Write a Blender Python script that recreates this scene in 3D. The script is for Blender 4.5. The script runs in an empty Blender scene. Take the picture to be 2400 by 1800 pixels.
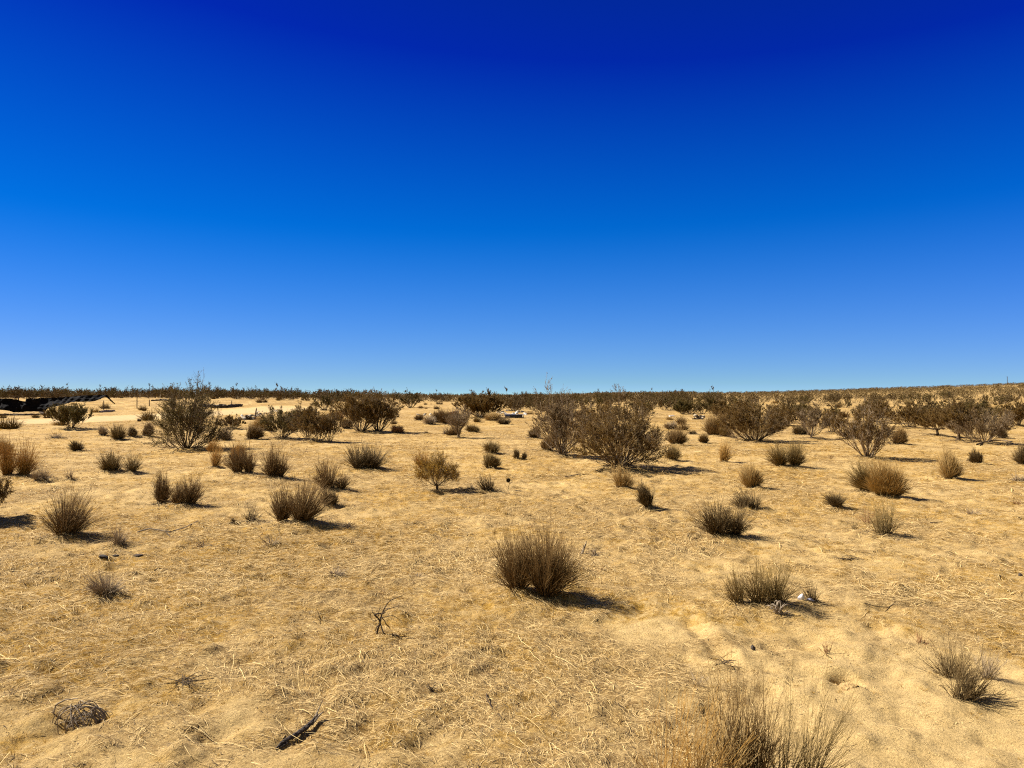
import bpy, math
import numpy as np
from mathutils import Vector

# ------------------------------------------------------------------ camera, sky, sun, exposure
sc = bpy.context.scene
COL = sc.collection
F = 1733.0                      # focal length in pixels of the 2400-wide photo
PITCH = math.radians(0.86)
EYE = 1.6
SUN_EL, SUN_AZ = math.radians(43), math.radians(17)      # sun to the left, a little ahead of the camera
EXPO = 1.16

cam = bpy.data.cameras.new('camera'); cam_o = bpy.data.objects.new('camera', cam); COL.objects.link(cam_o)
cam.sensor_width = 36; cam.lens = 36 * F / 2400; cam.clip_start = 0.05; cam.clip_end = 20000
cam_o.location = (0, 0, EYE); cam_o.rotation_euler = (math.pi / 2 + PITCH, 0, 0)
sc.camera = cam_o
sc.view_settings.view_transform = 'Standard'; sc.view_settings.look = 'None'
sc.view_settings.exposure = EXPO; sc.view_settings.gamma = 1
sc.cycles.max_bounces = 5; sc.cycles.diffuse_bounces = 3; sc.cycles.transparent_max_bounces = 4
sc.cycles.pixel_filter_type = 'BLACKMAN_HARRIS'; sc.cycles.filter_width = 1.15
sc.cycles.use_denoising = False

to_sun = Vector((-math.cos(SUN_EL) * math.cos(SUN_AZ), math.cos(SUN_EL) * math.sin(SUN_AZ), math.sin(SUN_EL)))
sun = bpy.data.lights.new('sun', 'SUN'); sun_o = bpy.data.objects.new('sun', sun); COL.objects.link(sun_o)
sun.energy = 4.7; sun.angle = math.radians(0.5); sun.color = (1.0, 0.93, 0.82)
sun_o.rotation_euler = to_sun.to_track_quat('Z', 'Y').to_euler(); sun_o.location = (-20, 5, 30)

def make_world():
    w = bpy.data.worlds.new('World'); sc.world = w; w.use_nodes = True
    nt = w.node_tree; N = nt.nodes; Lk = nt.links
    bg = N['Background']
    sky = N.new('ShaderNodeTexSky'); sky.sky_type = 'NISHITA'; sky.sun_disc = False
    sky.sun_elevation = math.radians(40); sky.sun_rotation = math.radians(-72)
    sky.altitude = 900; sky.air_density = 1; sky.dust_density = 0.3; sky.ozone_density = 1
    def m(op, a, b=None):
        n = N.new('ShaderNodeMath'); n.operation = op
        for i, v in enumerate((a, b)):
            if v is None: continue
            if isinstance(v, (int, float)): n.inputs[i].default_value = v
            else: Lk.new(v, n.inputs[i])
        return n.outputs[0]
    tc = N.new('ShaderNodeTexCoord'); sx = N.new('ShaderNodeSeparateXYZ'); Lk.new(tc.outputs['Generated'], sx.inputs[0])
    sr = N.new('ShaderNodeSeparateColor'); Lk.new(sky.outputs[0], sr.inputs[0])
    zc = m('MINIMUM', m('MAXIMUM', sx.outputs['Z'], 0.0005), 0.5); zq = m('POWER', zc, 0.2)
    x = sx.outputs['X']; r = m('MINIMUM', sr.outputs[0], 12.0); bl = sr.outputs[2]
    def lin(terms, c0, lo):
        v = c0
        for t, k in terms: v = m('ADD', m('MULTIPLY', t, k), v)
        return m('MINIMUM', m('MAXIMUM', v, lo), 1.0)
    cb = N.new('ShaderNodeCombineColor')
    # polarised deep desert blue: the Nishita sky graded per channel by its own brightness and by elevation
    rr = lin(((m('MULTIPLY', r, r), .0015), (zq, -.70393), (x, .01282)), .517, .0)
    Lk.new(m('MAXIMUM', m('DIVIDE', m('MULTIPLY', m('MULTIPLY', rr, rr), 1.12), m('ADD', rr, .045)), .0005), cb.inputs[0])
    Lk.new(lin(((m('POWER', r, .7), .049), (zq, -.94343)), .7515, .022), cb.inputs[1])
    Lk.new(lin(((m('POWER', bl, .5), .41946), (zc, -.505), (x, .09529)), -.2244, .30), cb.inputs[2])
    sp_ = N.new('ShaderNodeSeparateColor'); Lk.new(cb.outputs[0], sp_.inputs[0])
    cb2 = N.new('ShaderNodeCombineColor'); Lk.new(sp_.outputs[0], cb2.inputs[0]); Lk.new(sp_.outputs[1], cb2.inputs[1])
    Lk.new(m('MAXIMUM', sp_.outputs[2], m('MINIMUM', m('MULTIPLY', sp_.outputs[1], 1.42), .80)), cb2.inputs[2]); cb = cb2
    # overhead and behind the camera a warmed sky is added to fill blue shadows
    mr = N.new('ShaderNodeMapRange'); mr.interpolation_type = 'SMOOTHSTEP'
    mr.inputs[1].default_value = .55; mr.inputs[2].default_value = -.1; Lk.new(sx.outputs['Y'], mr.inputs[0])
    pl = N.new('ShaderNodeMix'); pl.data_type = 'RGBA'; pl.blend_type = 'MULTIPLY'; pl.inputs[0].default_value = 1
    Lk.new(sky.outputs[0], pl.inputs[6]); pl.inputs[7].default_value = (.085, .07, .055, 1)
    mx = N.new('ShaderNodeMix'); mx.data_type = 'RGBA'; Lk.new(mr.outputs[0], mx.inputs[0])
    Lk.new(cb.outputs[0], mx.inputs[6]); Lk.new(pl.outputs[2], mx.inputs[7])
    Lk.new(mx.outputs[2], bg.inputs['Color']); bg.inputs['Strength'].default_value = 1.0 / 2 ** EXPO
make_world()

# ------------------------------------------------------------------ helpers
def tag(o, label=None, cat=None, group=None, kind=None):
    if label: o['label'] = label
    if cat: o['category'] = cat
    if group: o['group'] = group
    if kind or cat: o['kind'] = kind or 'thing'
    return o

def mesh_np(name, V, Fc, mat, var=None, smooth=False):
    """V (n,3); Fc (m,k) with k = 3 or 4; var (n,2) in 0..1 goes to a colour attribute"""
    me = bpy.data.meshes.new(name)
    V = np.asarray(V, np.float32); Fc = np.asarray(Fc, np.int32); k = Fc.shape[1]
    me.vertices.add(len(V)); me.vertices.foreach_set('co', V.ravel())
    me.loops.add(Fc.size); me.loops.foreach_set('vertex_index', Fc.ravel())
    me.polygons.add(len(Fc)); me.polygons.foreach_set('loop_start', np.arange(0, Fc.size, k, dtype=np.int32))
    me.polygons.foreach_set('use_smooth', np.full(len(Fc), smooth))
    if var is not None:
        a = me.color_attributes.new('var', 'FLOAT_COLOR', 'POINT')
        c = np.ones((len(V), 4), np.float32); c[:, :var.shape[1]] = var
        a.data.foreach_set('color', c.ravel())
    me.update(calc_edges=True); me.validate()
    me.materials.append(mat)
    return me

def add(name, me, loc=(0, 0, 0), parent=None, rz=0.0, s=1.0):
    o = bpy.data.objects.new(name, me); COL.objects.link(o)
    o.location = loc; o.rotation_euler = (0, 0, rz)
    if s != 1.0: o.scale = (s, s, s)
    if parent: o.parent = parent
    return o

_T = np.random.default_rng(5).random((256, 256))
def vnoise(x, y, s, seed=0):
    x = np.asarray(x, float) / s + 31.7 * seed + 1000; y = np.asarray(y, float) / s + 17.3 * seed + 1000
    # rotate a little per octave so that the lattice does not show
    a = 0.7 * seed + 0.4; x, y = x * math.cos(a) - y * math.sin(a), x * math.sin(a) + y * math.cos(a)
    xi = np.floor(x).astype(int); yi = np.floor(y).astype(int); fx = x - xi; fy = y - yi
    fx = fx * fx * fx * (fx * (fx * 6 - 15) + 10); fy = fy * fy * fy * (fy * (fy * 6 - 15) + 10)
    g = lambda i, j: _T[(xi + i) & 255, (yi + j) & 255]
    return ((g(0, 0) * (1 - fx) + g(1, 0) * fx) * (1 - fy) + (g(0, 1) * (1 - fx) + g(1, 1) * fx) * fy) * 2 - 1

def sstep(a, b, x):
    t = np.clip((x - a) / (b - a), 0, 1); return t * t * (3 - 2 * t)

def H0(x, y):
    x = np.asarray(x, float); y = np.asarray(y, float)
    d = np.hypot(x, y)
    h = 0.035 * vnoise(x, y, 4.3, 1) + 0.009 * vnoise(x, y, 1.6, 2)
    h = h + 0.10 * vnoise(x, y, 17, 3) * sstep(7, 26, d) + 0.25 * vnoise(x, y, 60, 4) * sstep(50, 140, d)
    t = x / np.maximum(y, 1.0)
    h = h + 0.45 * sstep(60, 110, y) + 0.75 * sstep(70, 90, y) * sstep(-16, -30, x) * sstep(260, 140, d)
    # long rise on the right that closes the horizon
    crest = np.interp(np.clip(t, -1, 3), [-1, .06, .115, .346, .433, .52, .69, 1.2, 3], [0, 0, 1.3, 2.1, 3.3, 4.7, 7.4, 13, 18])
    crest = np.where(y > 1, crest, 0)
    ramp = np.clip((y - 70) / 340, 0, 1) ** 1.15
    fall = 1 - 1.3 * np.clip((y - 420) / 1200, 0, 1)
    h = h + (crest) * ramp * fall
    return h

MOUNDS = []     # (x, y, height, radius)
def H(x, y, fine=True):
    x = np.asarray(x, float); y = np.asarray(y, float)
    h = H0(x, y)
    for (mx, my, mh, mr) in MOUNDS:
        d2 = ((x - mx) ** 2 + (y - my) ** 2) / (mr * mr)
        if x.size > 50:
            k = d2 < 9
            if k.any(): h[k] += mh * np.exp(-d2[k])
        else:
            h = h + mh * np.exp(-d2)
    if fine:
        k = 1.0 / (1 + (np.hypot(x, y) / 25) ** 2)
        n1 = vnoise(x, y, .42, 6); n2 = vnoise(x, y, .17, 7); n3 = vnoise(x, y, .075, 8)
        n0 = vnoise(x, y, .95, 5)
        h = h + 0.003 * n0 + 0.005 * n1 * (1 + k) / 1.5 + 0.018 * n2 * np.abs(n2) * 1.6 * (.35 + k) + 0.008 * n3 * k
    return h

cp, sp = math.cos(PITCH), math.sin(PITCH)
def ray(px, py):
    u = (px - 1200) / F; v = (900 - py) / F
    return np.array([u, cp - v * sp, sp + v * cp])
_ts = np.geomspace(2.2, 900, 2600)
def at(px, py):
    """photo pixel (2400 px wide) -> point on the ground it looks at"""
    d = ray(px, py); P = np.outer(_ts, d); z = P[:, 2] + EYE - H0(P[:, 0], P[:, 1])
    k = np.argmax(z < 0) if (z < 0).any() else len(_ts) - 1
    if k > 0 and z[k] < 0:
        a = z[k - 1] / (z[k - 1] - z[k]); t = _ts[k - 1] + a * (_ts[k] - _ts[k - 1])
    else: t = _ts[k]
    return np.array([d[0] * t, d[1] * t, EYE + d[2] * t])

def tubes(P, R, sides=3, rng=None, var=None):
    """P (N,K,3), R (N,K) -> verts, quads, var"""
    N, K, _ = P.shape
    T = np.gradient(P, axis=1); T /= np.linalg.norm(T, axis=2, keepdims=True) + 1e-9
    ref = np.array([0.31, 0.87, 0.12]) * np.ones_like(T); al = np.abs((T * ref).sum(2)) > .9
    ref[al] = (1, -.2, .1)
    A = np.cross(T, ref); A /= np.linalg.norm(A, axis=2, keepdims=True) + 1e-9; B = np.cross(T, A)
    th = np.arange(sides) * 2 * math.pi / sides
    V = P[:, :, None, :] + R[:, :, None, None] * (A[:, :, None, :] * np.cos(th)[None, None, :, None] + B[:, :, None, :] * np.sin(th)[None, None, :, None])
    idx = np.arange(N * K * sides).reshape(N, K, sides)
    a = idx[:, :-1, :]; b = np.roll(a, -1, axis=2); c = idx[:, 1:, :]; d = np.roll(c, -1, axis=2)
    Q = np.stack([a, b, d, c], -1).reshape(-1, 4)
    vv = None
    if var is not None: vv = np.repeat(var.reshape(N, K, 1, -1), sides, axis=2).reshape(N * K * sides, -1)
    return V.reshape(-1, 3), Q, vv

def ribbons(P, W, side, var=None):
    """P (N,K,3), W (N,K), side (N,3)"""
    N, K, _ = P.shape
    o = side[:, None, :] * W[:, :, None] * .5
    V = np.stack([P - o, P + o], 2).reshape(-1, 3)
    idx = np.arange(N * K * 2).reshape(N, K, 2)
    Q = np.stack([idx[:, :-1, 0], idx[:, :-1, 1], idx[:, 1:, 1], idx[:, 1:, 0]], -1).reshape(-1, 4)
    vv = None if var is None else np.repeat(var.reshape(N, K, 1, -1), 2, axis=2).reshape(N * K * 2, -1)
    return V, Q, vv

def quads(C, A, B, var=None):
    """leaf rhombs: centre C, half axes A, B"""
    n = len(C); V = np.stack([C - A, C - B * .7, C + A, C + B * .7], 1).reshape(-1, 3)
    Q = np.arange(n * 4).reshape(n, 4)
    return V, Q, (None if var is None else np.repeat(var, 4, axis=0))

def join(parts):
    off = 0; Vs, Qs, vs = [], [], []
    for V, Q, v in parts:
        Vs.append(V); Qs.append(Q + off); vs.append(v); off += len(V)
    return np.concatenate(Vs), np.concatenate(Qs), (np.concatenate(vs) if vs[0] is not None else None)

def unit(rng, n):
    v = rng.normal(size=(n, 3)); return v / np.linalg.norm(v, axis=1, keepdims=True)

# ------------------------------------------------------------------ materials
def mat_var(name, c_base, c_tip, c_alt, rough=.85, trans=0.0):
    """three real colours mixed by a random value per strand (r) and by the distance along it (g)"""
    m = bpy.data.materials.new(name); m.use_nodes = True; nt = m.node_tree; N = nt.nodes; L = nt.links
    b = N['Principled BSDF']; b.inputs['Roughness'].default_value = rough
    b.inputs['Specular IOR Level'].default_value = .25
    at_ = N.new('ShaderNodeAttribute'); at_.attribute_name = 'var'
    se = N.new('ShaderNodeSeparateColor'); L.new(at_.outputs['Color'], se.inputs[0])
    m1 = N.new('ShaderNodeMix'); m1.data_type = 'RGBA'; L.new(se.outputs[1], m1.inputs[0])
    m1.inputs[6].default_value = (*c_base, 1); m1.inputs[7].default_value = (*c_tip, 1)
    cr = N.new('ShaderNodeMapRange'); cr.inputs[1].default_value = .45; cr.inputs[2].default_value = 1.0
    L.new(se.outputs[0], cr.inputs[0])
    m2 = N.new('ShaderNodeMix'); m2.data_type = 'RGBA'; L.new(cr.outputs[0], m2.inputs[0])
    L.new(m1.outputs[2], m2.inputs[6]); m2.inputs[7].default_value = (*c_alt, 1)
    L.new(m2.outputs[2], b.inputs['Base Color'])
    if trans:
        tr = N.new('ShaderNodeBsdfTranslucent'); L.new(m2.outputs[2], tr.inputs['Color'])
        ms = N.new('ShaderNodeMixShader'); ms.inputs[0].default_value = trans
        L.new(b.outputs[0], ms.inputs[1]); L.new(tr.outputs[0], ms.inputs[2])
        L.new(ms.outputs[0], N['Material Output'].inputs['Surface'])
    return m

def mat_noise(name, c1, c2, scale=20, rough=.9, bump=.0, spec=.3, stretch=(1, 1, 1), metal=0):
    m = bpy.data.materials.new(name); m.use_nodes = True; nt = m.node_tree; N = nt.nodes; L = nt.links
    b = N['Principled BSDF']; b.inputs['Roughness'].default_value = rough; b.inputs['Specular IOR Level'].default_value = spec
    b.inputs['Metallic'].default_value = metal
    tc = N.new('ShaderNodeTexCoord'); mp = N.new('ShaderNodeMapping'); mp.inputs['Scale'].default_value = stretch
    L.new(tc.outputs['Object'], mp.inputs[0])
    n = N.new('ShaderNodeTexNoise'); n.inputs['Scale'].default_value = scale; n.inputs['Detail'].default_value = 6
    L.new(mp.outputs[0], n.inputs['Vector'])
    r = N.new('ShaderNodeValToRGB'); r.color_ramp.elements[0].position = .35; r.color_ramp.elements[1].position = .65
    r.color_ramp.elements[0].color = (*c1, 1); r.color_ramp.elements[1].color = (*c2, 1)
    L.new(n.outputs['Fac'], r.inputs[0]); L.new(r.outputs[0], b.inputs['Base Color'])
    if bump:
        bp = N.new('ShaderNodeBump'); bp.inputs['Strength'].default_value = .8; bp.inputs['Distance'].default_value = bump
        L.new(n.outputs['Fac'], bp.inputs['Height']); L.new(bp.outputs[0], b.inputs['Normal'])
    return m

def mat_ground():
    m = bpy.data.materials.new('sand'); m.use_nodes = True; nt = m.node_tree; N = nt.nodes; L = nt.links
    b = N['Principled BSDF']; b.inputs['Roughness'].default_value = .95; b.inputs['Specular IOR Level'].default_value = .12
    tc = N.new('ShaderNodeTexCoord'); pos = tc.outputs['Object']
    def noise(scale, det=5, rough=.6, dist=0.0):
        n = N.new('ShaderNodeTexNoise'); n.inputs['Scale'].default_value = scale; n.inputs['Detail'].default_value = det
        n.inputs['Roughness'].default_value = rough; n.inputs['Distortion'].default_value = dist
        L.new(pos, n.inputs['Vector']); return n.outputs['Fac']
    def mr(v, a, bb, lo=0., hi=1.):
        n = N.new('ShaderNodeMapRange'); n.inputs[1].default_value = a; n.inputs[2].default_value = bb
        n.inputs[3].default_value = lo; n.inputs[4].default_value = hi; L.new(v, n.inputs[0]); return n.outputs[0]
    def mul(a, c):
        n = N.new('ShaderNodeMath'); n.operation = 'MULTIPLY'; L.new(a, n.inputs[0])
        if isinstance(c, float): n.inputs[1].default_value = c
        else: L.new(c, n.inputs[1])
        return n.outputs[0]
    def mix(f, a, c):
        n = N.new('ShaderNodeMix'); n.data_type = 'RGBA'; L.new(f, n.inputs[0])
        for s, v in ((6, a), (7, c)):
            if isinstance(v, tuple): n.inputs[s].default_value = (*v, 1)
            else: L.new(v, n.inputs[s])
        return n.outputs[2]
    at_ = N.new('ShaderNodeAttribute'); at_.attribute_name = 'var'
    se = N.new('ShaderNodeSeparateColor'); L.new(at_.outputs['Color'], se.inputs[0])
    fine = noise(95, 4, .7); mid = noise(9, 6, .65, .4); big = noise(.5, 4)
    c = mix(mr(mid, .35, .7), SAND_A, SAND_B)
    c = mix(mr(big, .4, .65, 0, .5), c, SAND_C)
    c = mix(mul(mr(noise(26, 6, .75, .6), .40, .56), mr(se.outputs[0], .18, .85)), c, LITTER)
    c = mix(mul(mr(noise(14, 6, .7, .5), .40, .60), mr(se.outputs[1], .15, .95, 0, .85)), c, GOLD)
    c = mix(mr(fine, .60, .70, 0, .8), c, SPECK)
    c = mix(mul(mr(noise(48, 5, .8, 1.2), .50, .60, 0, .85), mr(se.outputs[0], .0, .6, .35, 1)), c, SPECK)
    L.new(c, b.inputs['Base Color'])
    b1 = N.new('ShaderNodeBump'); b1.inputs['Strength'].default_value = 1; b1.inputs['Distance'].default_value = .017
    L.new(noise(16, 8, .72, .3), b1.inputs['Height'])
    b2 = N.new('ShaderNodeBump'); b2.inputs['Strength'].default_value = .8; b2.inputs['Distance'].default_value = .018
    L.new(noise(1.6, 7, .7), b2.inputs['Height']); L.new(b2.outputs[0], b1.inputs['Normal'])
    b3 = N.new('ShaderNodeBump'); b3.inputs['Strength'].default_value = .9; b3.inputs['Distance'].default_value = .016
    L.new(noise(60, 5, .75, .5), b3.inputs['Height']); L.new(b1.outputs[0], b3.inputs['Normal'])
    L.new(b3.outputs[0], b.inputs['Normal'])
    return m
SAND_A, SAND_B, SAND_C = (.61, .43, .185), (.49, .335, .132), (.57, .40, .17)
LITTER, GOLD, SPECK = (.23, .14, .05), (.38, .21, .025), (.22, .13, .045)

M = dict(
    brown=mat_var('brown_stems', (.06, .034, .012), (.17, .098, .028), (.22, .135, .045)),
    golden=mat_var('golden_stems', (.19, .105, .025), (.46, .26, .06), (.32, .18, .045)),
    tan=mat_var('tan_stems', (.20, .13, .05), (.48, .32, .12), (.33, .22, .08)),
    olive=mat_var('olive_stems', (.065, .045, .016), (.21, .14, .045), (.25, .17, .06)),
    grey=mat_var('grey_stems', (.17, .125, .08), (.42, .32, .20), (.26, .19, .12)),
    dark=mat_var('dark_stems', (.045, .03, .013), (.125, .08, .03), (.17, .115, .045)),
    red=mat_var('reddish_stems', (.17, .075, .035), (.32, .17, .065), (.22, .11, .05)),
    bark=mat_var('creosote_bark', (.075, .05, .027), (.15, .098, .045), (.22, .155, .09)),
    bark_pale=mat_var('pale_bark', (.11, .08, .05), (.21, .145, .08), (.30, .22, .14)),
    leaf=mat_var('creosote_leaves', (.115, .062, .013), (.165, .092, .018), (.19, .12, .03), trans=.3),
    leaf_green=mat_var('greenish_leaves', (.075, .060, .014), (.12, .09, .022), (.16, .105, .03), trans=.3),
    leaf_grey=mat_var('dry_leaves', (.115, .072, .028), (.165, .105, .042), (.21, .14, .065), trans=.2),
    leaf_gold=mat_var('yellow_leaves', (.30, .18, .03), (.42, .25, .035), (.30, .17, .03), trans=.3),
    straw=mat_var('straw', (.58, .40, .16), (.76, .56, .26), (.22, .14, .05)),
    fluff=mat_var('annual_grass', (.26, .145, .016), (.52, .31, .04), (.36, .20, .03), trans=.25),
    stalk=mat_var('pale_stalk', (.68, .49, .20), (.84, .64, .30), (.62, .44, .17)),
    leaf_far=mat_var('far_leaves', (.085, .056, .018), (.13, .085, .026), (.16, .11, .04)),
    litter=mat_var('twig_litter', (.05, .032, .015), (.10, .062, .028), (.20, .14, .07)),
)

# ------------------------------------------------------------------ plant generators
def bunch_parts(seed, w, h, n, lobes=None, fork=3, thick=1.0, spread=1.0, sparse=False):
    """fan of fine stiff stems; returns (stems, tips) each (V,Q,var)"""
    r = np.random.default_rng(seed); S, Tp = [], []
    if lobes is None:                              # (dx, dy, width share, height share) in units of w
        c = 1 if sparse or w < .2 else int(r.integers(1, 4))
        lobes = [(0, 0, 1, 1)] if c == 1 else [(.30 * (i / (c - 1) - .5) + r.normal(0, .04), r.normal(0, .10), r.uniform(.6, .85), r.uniform(.8, 1.15)) for i in range(c)]
    wind = r.normal(0, .10, 2)
    for (lx, ly, lw, lh) in lobes:
        m = max(8, int(n * lw)); W = w * lw; Hh = h * lh
        rho = np.sqrt(r.random(m)); ph = r.random(m) * 2 * math.pi
        rb = W * (.13 if not sparse else .12)
        off = np.stack([np.cos(ph), np.sin(ph)], 1) * rho[:, None]
        base = off * rb + r.normal(0, .015 * W, (m, 2)) + np.array([lx, ly]) * w
        lean = off * (W * .5 - rb) * spread * (.40 + 1.1 * r.random(m))[:, None] + r.normal(0, .09 * W, (m, 2)) + wind * Hh + np.array([lx, ly * .5]) * W * .35
        L = Hh * (1 - .30 * rho ** 2) * (.30 + .88 * r.random(m) ** 1.35)
        sec = .5 + .5 * vnoise(np.cos(ph) * 1.3, np.sin(ph) * 1.3, .8, seed % 9)      # lopsided: some sides broken down
        L = L * (.78 + .52 * sec)
        K = 5; s = np.linspace(0, 1, K)
        P = np.zeros((m, K, 3))
        P[:, :, :2] = base[:, None] + lean[:, None] * (s ** 1.15)[None, :, None]
        P[:, :, 2] = L[:, None] * s[None] ** .96 - .01
        P[:, 1:, :2] += np.cumsum(r.normal(0, .012 * h, (m, K - 1, 2)), 1)
        R0 = (.0016 + .0010 * r.random(m)) * thick
        R = R0[:, None] * (1 - .72 * s)[None]
        var = np.zeros((m, K, 2)); var[:, :, 0] = r.random(m)[:, None]; var[:, :, 1] = s[None] ** 1.3
        S.append(tubes(P, R, 3, var=var))
        for f in range(fork):
            t = .22 + .68 * r.random(m); i = np.minimum((t * (K - 1)).astype(int), K - 2); fr = t * (K - 1) - i
            a = np.arange(m); p0 = P[a, i] * (1 - fr)[:, None] + P[a, i + 1] * fr[:, None]
            tg = P[a, i + 1] - P[a, i]; tg /= np.linalg.norm(tg, axis=1, keepdims=True) + 1e-9
            d = tg + unit(r, m) * .45; d /= np.linalg.norm(d, axis=1, keepdims=True)
            l = Hh * (.12 + .22 * r.random(m)) * (1.1 - t * .5)
            s3 = np.linspace(0, 1, 3)
            Q = p0[:, None] + d[:, None] * (l[:, None] * s3)[..., None]
            Q[:, 2] += tg * (l * .12)[:, None]
            Rr = (R0 * .6)[:, None] * (1 - .6 * s3)[None]
            v = np.zeros((m, 3, 2)); v[:, :, 0] = r.random(m)[:, None]; v[:, :, 1] = (t[:, None] + (1 - t[:, None]) * s3[None]) ** 1.3
            Tp.append(tubes(Q, Rr, 3, var=v))
    return join(S), (join(Tp) if Tp else None)

def lerp_on(P, t):
    m, K, _ = P.shape; u = t * (K - 1); i = np.minimum(u.astype(int), K - 2); f = (u - i)[:, None]; a = np.arange(m)
    tg = P[a, i + 1] - P[a, i]; tg /= np.linalg.norm(tg, axis=1, keepdims=True) + 1e-9
    return P[a, i] * (1 - f) + P[a, i + 1] * f, tg

def bush_parts(seed, w, h, n=24, bases=None, leaf=1.0, lsize=.016, trunk=0.0, sprigs=4, flat=.55, open_=.0, lev2=5, rad=1.0, leaf_lo=.25, up=.22, vase=1.0, holes=True):
    """creosote: many stems fanning from the base, fine twigs, small leaves; returns branches, leaves"""
    r = np.random.default_rng(seed); bases = bases or [(0, 0, 1.0)]
    B, Lf = [], []; S0 = []
    for (bx, by, share) in bases:
        m = max(5, int(n * share)); rho = np.sqrt(r.random(m)); ph = r.random(m) * 2 * math.pi
        ws = share if len(bases) > 1 else 1.0; ws = .45 + .55 * ws
        tip = np.zeros((m, 3)); rr = rho * (.80 + .26 * r.random(m))
        tip[:, 0] = np.cos(ph) * rr * w * .5 * ws; tip[:, 1] = np.sin(ph) * rr * w * .5 * ws
        tip[:, 2] = h * .93 * (1 - flat * rho ** 2) * (.72 + .28 * r.random(m))
        K = 7; s = np.linspace(0, 1, K)
        P = np.zeros((m, K, 3)); br = .045 * w
        st = np.stack([np.cos(ph) * br * rho, np.sin(ph) * br * rho], 1)
        P[:, :, :2] = st[:, None] + (tip[:, None, :2] - st[:, None]) * (s ** (.92 * vase))[None, :, None] + np.array([bx, by]) * w
        z0 = trunk * h
        P[:, :, 2] = z0 + (tip[:, None, 2] - z0) * (s ** 1.12)[None] - (.02 if not trunk else 0)
        P[:, 1:] += np.cumsum(r.normal(0, .020 * h, (m, K - 1, 3)), 1)
        P[:, :, 2] = np.maximum(P[:, :, 2], -.02 + .04 * s)
        S0.append(P)
        if trunk:
            T = np.zeros((3, 4, 3)); T[:, :, 2] = np.linspace(-.03, z0 * 1.15, 4); T[:, :, :2] = r.normal(0, .012 * w, (3, 4, 2)) + np.array([bx, by]) * w
            B.append(tubes(T, np.full((3, 4), .032 * rad) * np.array([1.3, 1, .9, .8]), 5, var=np.full((3, 4, 2), .3)))
    P0 = np.concatenate(S0); m = len(P0)
    if sprigs:
        k = r.choice(m, min(sprigs, m), replace=False); P0[k, :, 2] *= 1 + np.linspace(0, 1, 7)[None] * r.uniform(.12, .34, len(k))[:, None]; P0[k, -1, :2] = P0[k, -2, :2] + (P0[k, -1, :2] - P0[k, -2, :2]) * .3
    R0 = (.0065 + .005 * r.random(m)) * rad * max(.6, h / 1.7); s = np.linspace(0, 1, 7)
    var = np.zeros((m, 7, 2)); var[:, :, 0] = r.random(m)[:, None]; var[:, :, 1] = s
    B.append(tubes(P0, R0[:, None] * (1 - .75 * s)[None], 4, var=var))
    # level 1
    k1 = 9; pid = np.repeat(np.arange(m), k1); t = .22 + .76 * r.random(len(pid)) ** .85
    p, tg = lerp_on(P0[pid], t); n1 = len(pid)
    d = tg + unit(r, n1) * .55; d[:, 2] += up; d /= np.linalg.norm(d, axis=1, keepdims=True)
    l = h * (.16 + .26 * r.random(n1)) * (1.25 - .75 * t)
    s4 = np.linspace(0, 1, 4); P1 = p[:, None] + d[:, None] * (l[:, None] * s4)[..., None]
    P1[:, 1:] += np.cumsum(r.normal(0, .012 * h, (n1, 3, 3)), 1)
    P1[:, :, 2] = np.maximum(P1[:, :, 2], .02)
    var = np.zeros((n1, 4, 2)); var[:, :, 0] = r.random(n1)[:, None]; var[:, :, 1] = s4
    B.append(tubes(P1, (R0[pid] * .42)[:, None] * (1 - .6 * s4)[None], 3, var=var))
    # level 2
    pid2 = np.repeat(np.arange(n1), lev2); t2 = .2 + .8 * r.random(len(pid2)); p, tg = lerp_on(P1[pid2], t2); n2 = len(pid2)
    d = tg + unit(r, n2) * .65; d[:, 2] += up * .8; d /= np.linalg.norm(d, axis=1, keepdims=True)
    l = h * (.05 + .12 * r.random(n2))
    s3 = np.linspace(0, 1, 3); P2 = p[:, None] + d[:, None] * (l[:, None] * s3)[..., None]
    P2[:, 1:] += r.normal(0, .006 * h, (n2, 2, 3))
    var = np.zeros((n2, 3, 2)); var[:, :, 0] = r.random(n2)[:, None]; var[:, :, 1] = s3
    B.append(tubes(P2, np.full((n2, 3), .0026 * rad) * np.array([1, .8, .5]), 3, var=var))
    # leaves at the twig ends, thinned by a clumping field
    nl = int(n2 * 18 * leaf)
    if nl:
        q = r.integers(0, n2, nl); tl = .15 + .9 * r.random(nl)
        p, _ = lerp_on(P2[q], np.clip(tl, 0, 1)); p += r.normal(0, .012, (nl, 3))
        cl = vnoise(p[:, 0] + 2 * p[:, 2], p[:, 1] + p[:, 2], .28 * max(.5, h / 1.7), seed % 7)
        keep = (p[:, 2] / h > leaf_lo * (.4 + .9 * r.random(nl))) & ((cl > -.25 + .6 * (r.random(nl) - .5)) if holes else True)
        p = p[keep]; nl = len(p)
        A = unit(r, nl); Bx = np.cross(A, unit(r, nl)); Bx /= np.linalg.norm(Bx, axis=1, keepdims=True) + 1e-9
        sz = lsize * (.6 + .8 * r.random(nl))[:, None]
        v = np.stack([r.random(nl), np.clip(p[:, 2] / h, 0, 1) * 0 + r.random(nl)], 1)
        Lf = quads(p, A * sz, Bx * sz * .55, v)
    return join(B), (Lf if nl else None)

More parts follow.
